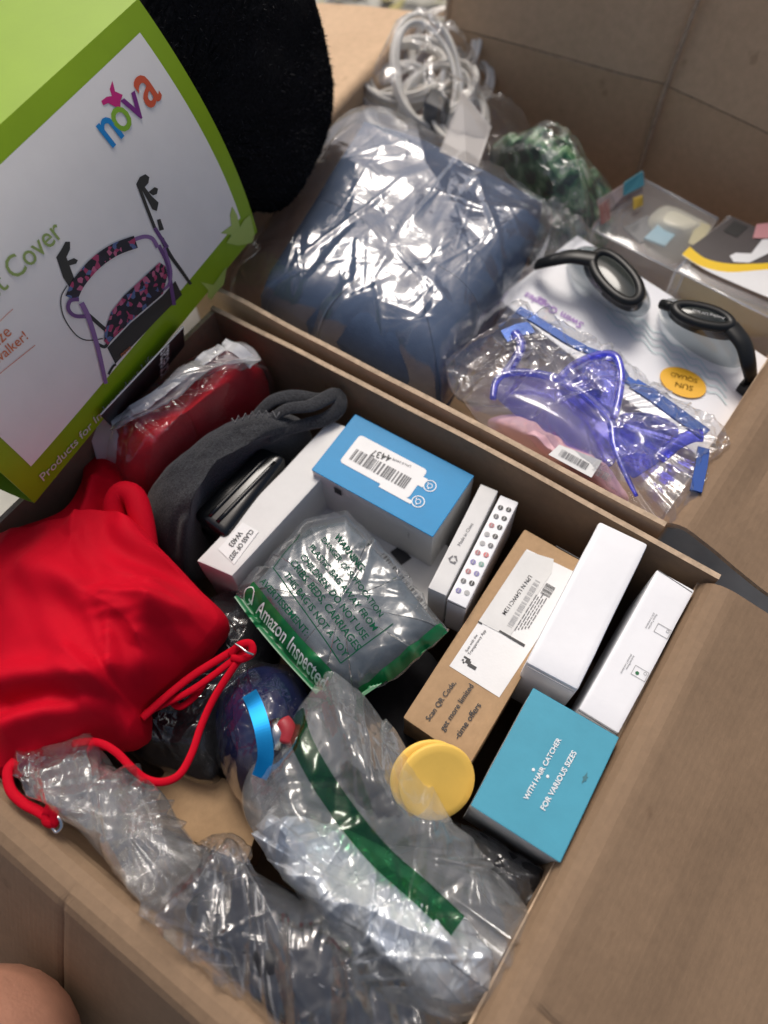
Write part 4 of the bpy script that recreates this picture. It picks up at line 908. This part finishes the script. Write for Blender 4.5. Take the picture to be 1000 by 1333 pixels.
link('foil_pack', drape(WO, (495, 1180, 0.000), 6, 90, 280, foil, skirt=0.04, edge_noise=0.0015, sharp=True), t, FOIL)
link('dark_contents', drape([(400, 930, -0.03), (450, 915, -0.03), (500, 960, -0.028), (520, 1030, -0.028), (560, 1090, -0.03), (500, 1090, -0.03), (420, 1060, -0.03), (370, 1050, -0.032), (375, 990, -0.03)], (455, 1000, -0.020), 3, disp=lambda x, y, r: 0.004 * fbm(x * 30, y * 30, 75), skirt=0.05), t, DARKF)
def bagd(x, y, r):
    return 0.004 * fbm(x * 18, y * 18, 76) + crumple(x, y, 77, 44, 0.005, 0.06, 0.010) + crumple(x, y, 78, 34, 0.006, 0.10, 0.009, -0.85, 0.7) + ridge(x, y, [(432, 885), (455, 960), (500, 1040), (570, 1110)], 0.010, 0.010) + ridge(x, y, [(410, 905), (390, 970), (350, 1030)], 0.006, 0.008)
fm = drape(OUT, (500, 1120, 0.010), 4.2, 100, 320, bagd, skirt=0.01, tuck=0.006, edge_noise=0.002)
bv = bvh_of(fm); link('film', fm, t, film('striped bag film', haze=0.13, hazecol=(0.86, 0.88, 0.87), rough=0.11, base=0.07))
GT = film('green tinted film stripe', tint=(0.06, 0.32, 0.13), haze=0.10, hazecol=(0.01, 0.16, 0.05), rough=0.12, base=0.05)
link('green_stripe', conform(stripe_mesh([(388, 935), (405, 985), (440, 1045), (490, 1110), (545, 1160), (592, 1204)], 0.0125, 110, 12), bv, 0.0006), t, GT)
for s, a, b in (('SUFFOCATION', (333, 1045), (372, 1010)), ('AWAY FROM', (345, 1052), (378, 1022)), ('DO NOT USE', (352, 1064), (388, 1032))):
    print_conform(s, a, b, -0.01, bv, INKG, t)

t = thing('crumpled_clear_bag', 'crumpled empty clear bag draped over the front rim below the red strap', 'plastic bag', tuple(at(140, 1070, -0.05)))
OUT = [(18, 1004, -0.004), (40, 982, -0.002), (80, 972, 0.0), (122, 966, 0.0), (136, 992, -0.002), (175, 1005, -0.006), (205, 1024, -0.010), (226, 1062, -0.012), (250, 1090, -0.012), (266, 1120, -0.012), (250, 1140, -0.010), (222, 1158, -0.006), (192, 1182, -0.002), (172, 1156, -0.002), (140, 1120, 0.0), (104, 1082, 0.0), (70, 1052, 0.0), (40, 1035, -0.002)]
def cb(x, y, r): return crumple(x, y, 82, 46, 0.0055, 0.05, 0.009) + crumple(x, y, 83, 40, 0.007, 0.08, 0.006, -0.75, 0.6)
INNER = film('cloudy inner film', haze=0.34, hazecol=(0.66, 0.65, 0.61), rough=0.12, base=0.05)
link('inner_layer', drape(grow(OUT, (150, 1075), 0.9, -0.008), (150, 1075, 0.002), 3, 50, 180, lambda x, y, r: crumple(x, y, 85, 60, 0.004, 0.04, 0.006), skirt=0.03, edge_noise=0.001), t, INNER)
link('film', drape(OUT, (150, 1070, 0.010), 4.4, 100, 300, cb, skirt=0.012, tuck=0.004, edge_noise=0.003), t, PALE)

t = thing('clear_garment_bag', 'clear bag round a black garment, sagging over the front edge', 'plastic bag', tuple(at(380, 1250, -0.08)))
OUT = [(188, 1184, 0.0), (215, 1158, -0.002), (250, 1132, -0.006), (275, 1098, -0.012), (312, 1100, -0.014), (330, 1135, -0.016), (385, 1160, -0.016), (450, 1200, -0.016), (520, 1255, -0.018), (590, 1320, -0.02), (620, 1400, -0.02), (520, 1450, -0.01), (420, 1430, -0.002), (345, 1345, 0.0), (290, 1290, 0.001), (235, 1232, 0.001)]
BO = [(240, 1190, -0.010), (290, 1150, -0.014), (345, 1150, -0.016), (420, 1195, -0.018), (500, 1260, -0.02), (570, 1340, -0.02), (560, 1410, -0.02), (470, 1410, -0.014), (390, 1350, -0.008), (320, 1270, -0.006)]
link('garment', drape(BO, (400, 1275, 0.006), 3, 44, 150, lambda x, y, r: 0.005 * fbm(x * 25, y * 25, 91), skirt=0.05), t, mat('black nylon', (0.014, 0.014, 0.016), 0.5, 0.4, var=0.4, vscale=40))
def gb(x, y, r): return 0.003 * fbm(x * 16, y * 16, 92) + crumple(x, y, 93, 46, 0.006, 0.07, 0.010) + crumple(x, y, 94, 40, 0.008, 0.11, 0.008, -0.8, 0.6)
link('film', drape(OUT, (400, 1270, 0.012), 4.4, 100, 300, gb, skirt=0.012, tuck=0.004, edge_noise=0.003), t, PALE)
t = thing('crumpled_wrapper', 'small crumpled clear wrapper beside the kraft piece', 'plastic bag', tuple(at(290, 1115, -0.05)))
OUT = [(258, 1100, -0.03), (280, 1092, -0.028), (312, 1098, -0.028), (318, 1118, -0.03), (295, 1130, -0.03), (264, 1120, -0.03)]
link('film', drape(OUT, (288, 1110, -0.018), 2, 40, 120, lambda x, y, r: crumple(x, y, 97, 30, 0.004, 0.02, 0.003), skirt=0.02, edge_noise=0.001), t, CLEAR_F)

# ================================================================== far carton contents
t = thing('navy_garment_bag', 'slate blue folded garment in shiny crinkled clear bag', 'garment bag', tuple(at(520, 320, -0.12)))
OUT = [(300, 372, -0.006), (325, 318, -0.002), (372, 262, 0.002), (412, 205, 0.006), (440, 158, 0.008), (478, 140, 0.008), (532, 154, 0.006), (615, 198, 0.004), (698, 250, 0.0), (716, 282, -0.004), (700, 325, -0.010), (655, 385, -0.014), (610, 455, -0.016), (565, 505, -0.020), (500, 484, -0.022), (420, 440, -0.018), (350, 400, -0.012)]
IN = [(352, 352, -0.006), (410, 262, 0.0), (474, 158, 0.004), (545, 180, 0.004), (620, 216, 0.0), (706, 262, -0.004), (676, 330, -0.010), (626, 412, -0.014), (572, 506, -0.018), (500, 484, -0.018), (415, 432, -0.014), (340, 385, -0.010)]
link('garment', drape(IN, (530, 320, 0.012), 8, 70, 260, lambda x, y, r: 0.002 * fbm(x * 10, y * 10, 101, 2), skirt=0.08, tuck=0.008, sharp=True), t, NAVY)
def nv(x, y, r): return 0.002 * fbm(x * 12, y * 12, 101) + crumple(x, y, 102, 130, 0.0018, 0.035, 0.006) + crumple(x, y, 103, 60, 0.0019, 0.05, 0.004, 1.9, 1.0)
link('film', drape(OUT, (530, 320, 0.0165), 7, 120, 360, nv, skirt=0.05, tuck=0.008, edge_noise=0.0025), t, film('shiny garment bag film', haze=0.05, hazecol=(0.75, 0.82, 0.92), rough=0.13, bump=0.12, bscale=60, base=0.085))

t = thing('cable_bundle', 'coiled off white cables in a clear bag in the far corner', 'cables', tuple(at(570, 140, -0.12)))
CABLE = mat('off white cable', (0.80, 0.77, 0.70), 0.45); rng = random.Random(7)
def coil(px, py, z, rx, ry, a, turns, tilt, par):
    c = at(px, py, z); out = []
    for i in range(int(turns * 40)):
        th = i / 40 * 2 * math.pi; k = 1 + 0.10 * math.sin(th * 0.37 + a)
        p = V(math.cos(th) * rx * k, math.sin(th) * ry * k, 0); ca_, sa_ = math.cos(a), math.sin(a)
        out.append(c + V(p[0] * ca_ - p[1] * sa_, p[0] * sa_ + p[1] * ca_, p[1] * tilt + 0.003 * math.sin(th * 1.7) + 0.0008 * i / 40))
    return link('cable', tube(np.array(out), 0.0026, 8), par, CABLE)
coil(577, 66, -0.015, 0.034, 0.042, 0.3, 5.6, 0.35, t); coil(530, 95, -0.01, 0.046, 0.030, 1.2, 4.5, 0.3, t); coil(515, 118, -0.02, 0.034, 0.024, 0.9, 4.4, 0.3, t); coil(570, 122, -0.015, 0.032, 0.040, -0.2, 4.2, 0.2, t); coil(545, 150, -0.03, 0.05, 0.03, 0.6, 6, 0.2, t); coil(555, 100, 0.0, 0.03, 0.05, 0.8, 4, 0.5, t); coil(600, 150, -0.02, 0.045, 0.025, 2.0, 4, 0.3, t); coil(595, 105, -0.03, 0.04, 0.03, 1.4, 3, 0.3, t)
link('plug', hexa(top_of([(550, 132), (560, 112), (588, 120), (578, 146)], 0.004), 0.03, 0.004, 3), t, BLACKM)
link('paper_label', solid([at(562, 225, 0.005), at(602, 120, 0.02), at(640, 165, 0.005), at(610, 255, 0.0)], V(0, 0, 1), 0.0005), t, mat('grey paper label', (0.52, 0.49, 0.46), 0.6))
OUT = [(475, 130, -0.02), (492, 92, -0.02), (530, 70, -0.015), (560, 38, -0.01), (590, 40, -0.01), (612, 80, -0.02), (650, 130, -0.03), (690, 180, -0.04), (670, 235, -0.04), (610, 250, -0.04), (530, 190, -0.03)]
link('film', drape(OUT, (575, 130, 0.025), 2.4, 60, 200, lambda x, y, r: crumple(x, y, 111, 90, 0.010, 0.08, 0.014), skirt=0.03, edge_noise=0.004), t, CLEAR)

t = thing('green_snack_bag', 'crinkled green and white printed bag behind the navy garment bag', 'bag', tuple(at(715, 240, -0.14)))
OUT = [(640, 205, -0.05), (668, 192, -0.045), (715, 195, -0.045), (760, 220, -0.05), (795, 260, -0.055), (790, 300, -0.06), (740, 310, -0.06), (690, 270, -0.055)]
m_, t_, b_ = new_mat('green printed foil'); n_ = t_.nodes.new('ShaderNodeTexNoise'); n_.inputs['Scale'].default_value = 1; n_.inputs['Detail'].default_value = 2; t_.links.new(coords(t_, 60), n_.inputs['Vector'])
rp = t_.nodes.new('ShaderNodeValToRGB'); rp.color_ramp.interpolation = 'CONSTANT'
for k, (p_, c_) in enumerate(((0, (0.02, 0.045, 0.03)), (0.42, (0.05, 0.15, 0.07)), (0.50, (0.17, 0.30, 0.16)), (0.58, (0.42, 0.48, 0.38)))):
    e = rp.color_ramp.elements[k] if k < 2 else rp.color_ramp.elements.new(p_); e.position = p_; e.color = (*c_, 1)
t_.links.new(n_.outputs[0], rp.inputs[0]); t_.links.new(rp.outputs[0], b_.inputs['Base Color']); b_.inputs['Roughness'].default_value = 0.3
link('bag', drape(OUT, (720, 245, -0.015), 2.2, 60, 180, lambda x, y, r: crumple(x, y, 121, 60, 0.012, 0.06, 0.014), skirt=0.06, edge_noise=0.003), t, m_)
link('film', drape(grow(OUT, (718, 248), 1.10, 0.006), (720, 245, -0.006), 3, 60, 180, lambda x, y, r: crumple(x, y, 123, 50, 0.010, 0.07, 0.012), skirt=0.04, edge_noise=0.004), t, CLEAR)
t = thing('clear_pouch', 'empty crinkled clear pouch between navy bag and goggles card', 'plastic bag', tuple(at(715, 300, -0.10)))
OUT = [(690, 285, -0.03), (710, 262, -0.03), (745, 285, -0.03), (775, 310, -0.035), (740, 330, -0.035), (700, 330, -0.035)]
link('film', drape(OUT, (725, 300, -0.015), 2, 40, 140, lambda x, y, r: crumple(x, y, 125, 40, 0.006, 0.04, 0.006), skirt=0.03, edge_noise=0.002), t, MILKY)

# --- swim goggles on their card
t = thing('goggles_pack', 'white card pack with black swim goggles mounted on it', 'goggles', tuple(at(830, 440, -0.12)))
T = top_of([(648, 388), (752, 306), (1018, 478), (915, 598)], -0.030)
link('card_box', hexa(T, 0.05, 0.001, 2, 0.0005, 5), t, mat('glossy white card', (0.74, 0.75, 0.78), 0.3, 0.45, var=0.02, vscale=20))
CT = -0.0290
link('lettering', ptext('Swim Goggles', (761, 421), (686, 380), CT, 0.01), t, mat('violet ink', (0.33, 0.14, 0.50), 0.5))
link('lettering', ptext('youth / adult', (727, 408), (707, 398), CT), t, INKL)
c = at(889, 498, CT); fo = Frame(c, at(914, 510, CT) - c, V(0, 1, 0))
link('logo_oval', flat([[fo.P(0.026 * math.cos(a) * 0.72, 0.0135 * math.sin(a)) for a in np.linspace(0, 2 * math.pi, 28, endpoint=False)]]), t, mat('sun yellow ink', (0.80, 0.42, 0.01), 0.45))
RI = mat('brick orange ink', (0.50, 0.13, 0.02), 0.5)
link('lettering', ptext('SUN', (903, 503), (880, 497), CT + 0.0004, 0.012), t, RI); link('lettering', ptext('SQUAD', (909, 494), (874, 484), CT + 0.0004, 0.012), t, RI)
WV = mat('pale aqua ink', (0.50, 0.66, 0.68), 0.5)
for k in range(4):
    P = catmull([at(x, y + (3 if i % 2 else -3), CT) for i, (x, y) in enumerate([(790 + 12 * j, 385 + 8.6 * j + k * 9) for j in range(14)])], 120)
    T_ = np.gradient(P, axis=0); N_ = np.stack([-T_[:, 1], T_[:, 0], T_[:, 2] * 0], 1); N_ /= np.linalg.norm(N_, axis=1, keepdims=True)
    link('wave_line', mesh(np.stack([P - N_ * 0.0004, P + N_ * 0.0004], 1).reshape(-1, 3), grid_faces(120, 2)), t, WV)
DK = mat('black rubber', (0.010, 0.011, 0.011), 0.36, 0.3); LENS = mat('smoked lens', (0.030, 0.036, 0.034), 0.12, 0.4)
SKIRT = film('smoky silicone skirt', tint=(0.62, 0.66, 0.68), haze=0.30, hazecol=(0.34, 0.38, 0.40), rough=0.15, base=0.05, bump=0.05)
def ell(cpx, cpy, z, axp, bxp, n=48, tiltz=(0, 0)):
    c = at(cpx, cpy, z); a = at(cpx + axp[0], cpy + axp[1], z) - c; b = at(cpx + bxp[0], cpy + bxp[1], z) - c; out = []
    for i in range(n):
        th = 2 * math.pi * i / n; ca_, sb_ = math.copysign(abs(math.cos(th)) ** 0.9, math.cos(th)), math.copysign(abs(math.sin(th)) ** 0.9, math.sin(th))
        out.append(c + a * ca_ + b * sb_ + V(0, 0, tiltz[0] * ca_ + tiltz[1] * sb_))
    return np.array(out)
for rim, skb, arm, nose in ((((802, 360), 0.004, (28, 29), (13, -13)), ((790, 368), (52, 36), (14, -22)), [(776, 338, 0.004), (745, 334, 0.002), (722, 338, -0.004), (700, 344, -0.018)], [(828, 388, -0.002), (836, 384, -0.006)]),
                            (((915, 411), 0.006, (35, 6), (-9, -13)), ((915, 432), (58, 36), (12, -26)), [(950, 425, 0.004), (968, 448, 0.002), (975, 475, -0.006), (978, 492, -0.020)], [(876, 400, 0.000), (862, 396, -0.006)])):
    r0 = ell(*rim[0], rim[1], rim[2], rim[3]); r1 = ell(*skb[0], -0.026, skb[1], skb[2])
    link('rim', tube(r0, 0.0042, 12, close=True, flat=0.8), t, DK)
    cen = r0.mean(0); link('lens', mesh(np.vstack([[cen + V(0, 0, 0.003)], (r0 - cen) * 0.55 + cen + V(0, 0, 0.0022), (r0 - cen) * 0.97 + cen]), [(0, 1 + i, 1 + (i + 1) % 48) for i in range(48)] + [(1 + i, 49 + i, 49 + (i + 1) % 48, 1 + (i + 1) % 48) for i in range(48)]), t, LENS)
    rows = [r0 + (r1 - r0) * s + (r0 - cen) * 0.25 * math.sin(math.pi * s) for s in np.linspace(0, 1, 12)]
    link('frame_shell', mesh(np.stack([r0 + (r1 - r0) * s * V(0.55, 0.55, 1) + (r0 - cen) * (0.06 + 0.2 * s) for s in np.linspace(0, 0.34, 5)], 1).reshape(-1, 3), grid_faces(48, 5, True)), t, DK)
    link('skirt', mesh(np.stack(rows, 1).reshape(-1, 3), grid_faces(48, 12, True)), t, SKIRT)
    link('side_arm', tube(catmull([at(*q) for q in arm], 30), np.linspace(0.0085, 0.006, 30), 14, flat=0.5), t, DK)
    link('nose_clip', tube(np.array([at(*q) for q in nose]), 0.0042, 10), t, DK)
link('lens_print', ptext('Antifog UV lens', (944, 413), (902, 402), 0.0105), t, INKL)
link('strap_end', hexa(top_of([(962, 500), (972, 488), (986, 498), (976, 512)], -0.022), 0.008, 0.001), t, DK)

# --- clear boxes at the far right
EDGEC = film('clear fold highlight', haze=0.45, hazecol=(0.8, 0.82, 0.85), rough=0.06, base=0.2, bump=0.0)  # milky white paints the highlight along each box fold
def shell_edges(T, dep, t):
    sh = link('clear_shell', hexa(T, dep, 0.002, 2), t, SHINY)
    for i in range(4):
        link('fold_highlight', tube([T[i], T[(i + 1) % 4]], 0.0011, 6), sh, EDGEC); link('fold_highlight', tube([T[i], T[i] - V(0, 0, dep)], 0.0011, 6), sh, EDGEC)
t = thing('clear_display_box', 'clear plastic box holding white and cream bottles with teal tab', 'display box', tuple(at(850, 290, -0.14)))
T = top_of([(772, 300), (828, 228), (935, 285), (890, 358)], -0.045)
shell_edges(T, 0.06, t)
link('bottle', drape([(842, 290, -0.055), (866, 268, -0.05), (905, 282, -0.05), (925, 298, -0.052), (892, 322, -0.06), (855, 312, -0.06)], (882, 292, -0.043), 2.5, 30, 90, skirt=0.03), t, mat('cream plastic', (0.72, 0.69, 0.55), 0.35))
link('insert_card', solid([at(812, 298, -0.06), at(842, 282, -0.055), at(862, 302, -0.055), at(832, 318, -0.06)], V(0, 0, 1), 0.002), t, mat('black printed card', (0.03, 0.03, 0.03), 0.4))
link('blue_insert', solid([at(838, 312, -0.054), at(858, 292, -0.050), at(885, 300, -0.050), at(865, 322, -0.054)], V(0, 0, 1), 0.002), t, mat('pale aqua print', (0.35, 0.62, 0.72), 0.4))
link('yellow_insert', solid([at(895, 318, -0.050), at(908, 290, -0.048), at(925, 296, -0.048), at(910, 325, -0.050)], V(0, 0, 1), 0.002), t, mat('pale yellow print', (0.72, 0.64, 0.35), 0.4))
link('side_panel', solid([at(770, 300, -0.05), at(775, 262, -0.035), at(838, 224, -0.03), at(836, 255, -0.06)], V(0.6, -0.4, 0.1), 0.001), t, mat('mauve printed card', (0.36, 0.29, 0.28), 0.5, var=0.3, vscale=40))
link('teal_tab', solid([at(811, 254, -0.032), at(812, 238, -0.026), at(836, 222, -0.026), at(838, 240, -0.032)], V(0.6, -0.4, 0.1), 0.002), t, mat('teal tab', (0.04, 0.18, 0.23), 0.5))
link('brown_patch', solid([at(782, 292, -0.040), at(780, 268, -0.034), at(792, 258, -0.034), at(794, 284, -0.040)], V(0.6, -0.4, 0.1), 0.002), t, mat('maroon print', (0.20, 0.07, 0.06), 0.5))
link('yellow_patch', solid([at(824, 272, -0.040), at(824, 258, -0.034), at(836, 254, -0.034), at(836, 266, -0.040)], V(0.6, -0.4, 0.1), 0.002), t, mat('ochre print', (0.50, 0.33, 0.04), 0.5))
t = thing('clear_display_box', 'clear plastic box with dark card crossed by a yellow curve', 'display box', tuple(at(960, 360, -0.14)))
T = top_of([(880, 352), (948, 282), (1090, 345), (1030, 428)], -0.032)
shell_edges(T, 0.05, t)
zc = -0.0305
cardp = [(888, 330), (953, 283), (1080, 340), (1030, 398)]
cd_ = link('card', solid([at(x, y, zc) for x, y in cardp], V(0, 0, 1), 0.001), t, mat('dark taupe print', (0.065, 0.055, 0.055), 0.4, var=0.1, vscale=30))
lo = catmull([at(x, y, zc + 0.0016) for x, y in [(888, 331), (912, 346), (945, 354), (985, 352), (1020, 349)]], 30); hi = catmull([at(x, y, zc + 0.0016) for x, y in [(898, 321), (918, 336), (948, 343), (985, 343), (1022, 341)]], 30)
link('yellow_curve', mesh(np.stack([lo, hi], 1).reshape(-1, 3), grid_faces(30, 2)), cd_, mat('yellow ink', (0.80, 0.52, 0.01), 0.4))
lw = catmull([at(x, y, zc + 0.0016) for x, y in [(888, 332), (920, 352), (960, 370), (1000, 387), (1030, 398)]], 30)
link('white_border', mesh(np.stack([lw, lo], 1).reshape(-1, 3), grid_faces(30, 2)), cd_, LABEL)
link('lettering', flat([[at(x, y, zc + 0.0016) for x, y in ((942, 300), (956, 287), (974, 295), (960, 309))]]), cd_, mat('black panel ink', (0.02, 0.02, 0.02), 0.4))
link('white_figure', flat([[at(x, y, zc + 0.0018) for x, y in p_] for p_ in ([(950, 333), (958, 329), (978, 330), (992, 312), (1010, 310), (1010, 325), (996, 332), (975, 342), (955, 341)],)]), cd_, LABEL)
link('pink_figure', flat([[at(x, y, zc + 0.0019) for x, y in ((980, 310), (985, 292), (1002, 290), (1005, 310))]]), cd_, mat('dusty pink ink', (0.55, 0.25, 0.26), 0.5))
link('yellow_item', drape([(884, 360, -0.06), (905, 362, -0.055), (960, 385, -0.055), (1020, 410, -0.055), (1010, 425, -0.06), (930, 400, -0.06)], (950, 388, -0.045), 2, 24, 80, skirt=0.02), t, mat('ochre item', (0.50, 0.36, 0.10), 0.5))

# --- blue mask in cellophane
t = thing('mask_pack', 'blue translucent swim mask with pink lining in crinkled cellophane', 'swim mask', tuple(at(760, 540, -0.10)))
VIO = film('violet blue silicone', tint=(0.40, 0.40, 0.95), haze=0.30, hazecol=(0.13, 0.14, 0.80), rough=0.08, white=0.1, base=0.06, bump=0.05)
zb = lambda L_, z: [(560 + x / 2.5, 380 + y / 2.5, z) for x, y in L_]
def vio(L_, z, r, name='mask_frame', m=VIO, fl=0.6): return link(name, tube(catmull([at(*q) for q in zb(L_, z)], 60), r, 10, flat=fl), t, m)
vio([(205, 350), (212, 300), (240, 268), (310, 262), (400, 278), (470, 310), (540, 365), (588, 420), (600, 500), (635, 590), (672, 665)], 0.010, np.r_[np.linspace(0.0025, 0.0042, 30), np.linspace(0.0042, 0.0014, 30)])
vio([(425, 275), (470, 235), (540, 205), (600, 205), (622, 260), (615, 340), (598, 410)], 0.014, 0.0028)
vio([(275, 130), (298, 170), (275, 225), (240, 270)], 0.008, 0.0038); vio([(745, 540), (800, 495), (850, 470), (885, 468)], 0.008, 0.0050)
VS = film('violet blue sheet', tint=(0.55, 0.55, 0.95), haze=0.30, hazecol=(0.16, 0.17, 0.75), rough=0.08, base=0.08, bump=0.1)
link('nose_pocket', drape(zb([(440, 280), (480, 240), (545, 212), (598, 215), (612, 280), (600, 380), (560, 360), (500, 318)], 0.004), (560 + 545 / 2.5, 380 + 290 / 2.5, 0.018), 2, 24, 80, skirt=0.004), t, VS)
link('mask_lens', drape(zb([(215, 330), (250, 280), (320, 272), (400, 290), (470, 325), (540, 385), (585, 440), (600, 520), (560, 560), (450, 500), (330, 430)], -0.004), (560 + 420 / 2.5, 380 + 400 / 2.5, 0.004), 2, 30, 100, skirt=0.003), t, film('lilac mask lens', tint=(0.66, 0.64, 0.95), haze=0.20, hazecol=(0.42, 0.38, 0.80), rough=0.05, base=0.08, bump=0.05))
link('mask_lens', drape(zb([(620, 420), (660, 400), (740, 410), (800, 450), (760, 520), (700, 570), (660, 590), (630, 520)], -0.004), (560 + 700 / 2.5, 380 + 480 / 2.5, 0.006), 2, 30, 100, skirt=0.003), t, VS)
MB_ = mat('metallic blue plastic', (0.008, 0.065, 0.30), 0.16, 0.6, metal=0.45, coat=0.4)
def bar(L_, z, w_, h_=0.0022, name='blue_strip'):
    P = np.array([at(*q) for q in zb(L_, z)]); T_ = nrm(P[-1] - P[0]); N_ = nrm(np.cross(T_, V(0, 0, 1))); n = len(P)
    G = np.stack([P - N_ * w_ / 2, P + N_ * w_ / 2], 1); return link(name, sheet(G, h_, -1), t, MB_)
bar([(285, 62), (350, 100), (440, 158), (500, 190)], 0.006, 0.007); bar([(500, 190), (600, 225), (640, 290), (700, 330)], 0.004, 0.006); bar([(660, 302), (720, 340), (800, 398), (895, 468)], 0.006, 0.010)
bar([(888, 512), (880, 570), (862, 652)], 0.004, 0.008); bar([(240, 150), (290, 128), (330, 120)], 0.004, 0.012)
link('pink_lining', drape(zb([(200, 420), (260, 400), (330, 430), (420, 480), (520, 540), (590, 600), (640, 660), (600, 670), (500, 615), (400, 560), (300, 495)], -0.012), (560 + 420 / 2.5, 380 + 530 / 2.5, 0.0), 2.5, 30, 100, lambda x, y, r: crumple(x, y, 131, 30, 0.004, 0.03, 0.006), skirt=0.02), t, mat('pale pink tissue', (0.70, 0.42, 0.46), 0.5, var=0.06, vscale=30))
lp = [at(*q) for q in zb([(385, 530), (420, 498), (560, 550), (525, 605)], 0.006)]
lab = link('label', solid(lp, V(0, 0, 1), 0.0003), t, LABEL2)
fb = Frame(lp[0], lp[3] - lp[0], lp[1] - lp[0]); link('barcode', barcode(fb, 0.006, 0.003, 0.028, 0.009, 31, 2), lab, INKG); link('barcode', barcode(fb, 0.034, 0.003, 0.046, 0.009, 32, 2), lab, INKG)
OUT = zb([(52, 240), (70, 210), (130, 175), (200, 120), (285, 58), (380, 105), (480, 160), (600, 200), (700, 275), (800, 350), (900, 425), (945, 450), (950, 500), (910, 570), (880, 640), (800, 758), (720, 720), (600, 650), (450, 570), (300, 490), (170, 420), (90, 320)], -0.004)
def mk(x, y, r): return 0.003 * fbm(x * 20, y * 20, 141) + crumple(x, y, 142, 130, 0.006, 0.045, 0.007) + crumple(x, y, 143, 70, 0.005, 0.03, 0.004) + ridge(x, y, [(580, 478), (640, 450), (720, 445), (790, 470)], 0.014, 0.009, 3) + ridge(x, y, [(670, 405), (700, 440), (735, 470)], 0.010, 0.007, 3)
link('film', drape(OUT, (745, 515, 0.022), 2.2, 90, 320, mk, skirt=0.008, tuck=0.003, edge_noise=0.003), t, CLEAR_F)

# ================================================================== the person's knee at the lower left
kn = at(-62, 1428, -0.035)
P = catmull([kn + V(-0.16, -0.42, 0.00), kn + V(-0.06, -0.20, 0.01), kn + V(0, 0, 0), kn + V(-0.03, -0.05, -0.12), kn + V(-0.06, -0.12, -0.20)], 48)
rad = np.interp(np.linspace(0, 1, 48), [0, 0.45, 0.55, 0.62, 1], [0.085, 0.068, 0.060, 0.056, 0.045])
o = link('person', tube(P, rad, 28), None, mat('skin', (0.36, 0.175, 0.115), 0.5, 0.35, var=0.14, vscale=40, bump=0.35, bscale=500))
tag(o, 'bare knee of a crouching person at the front of the carton', 'person')
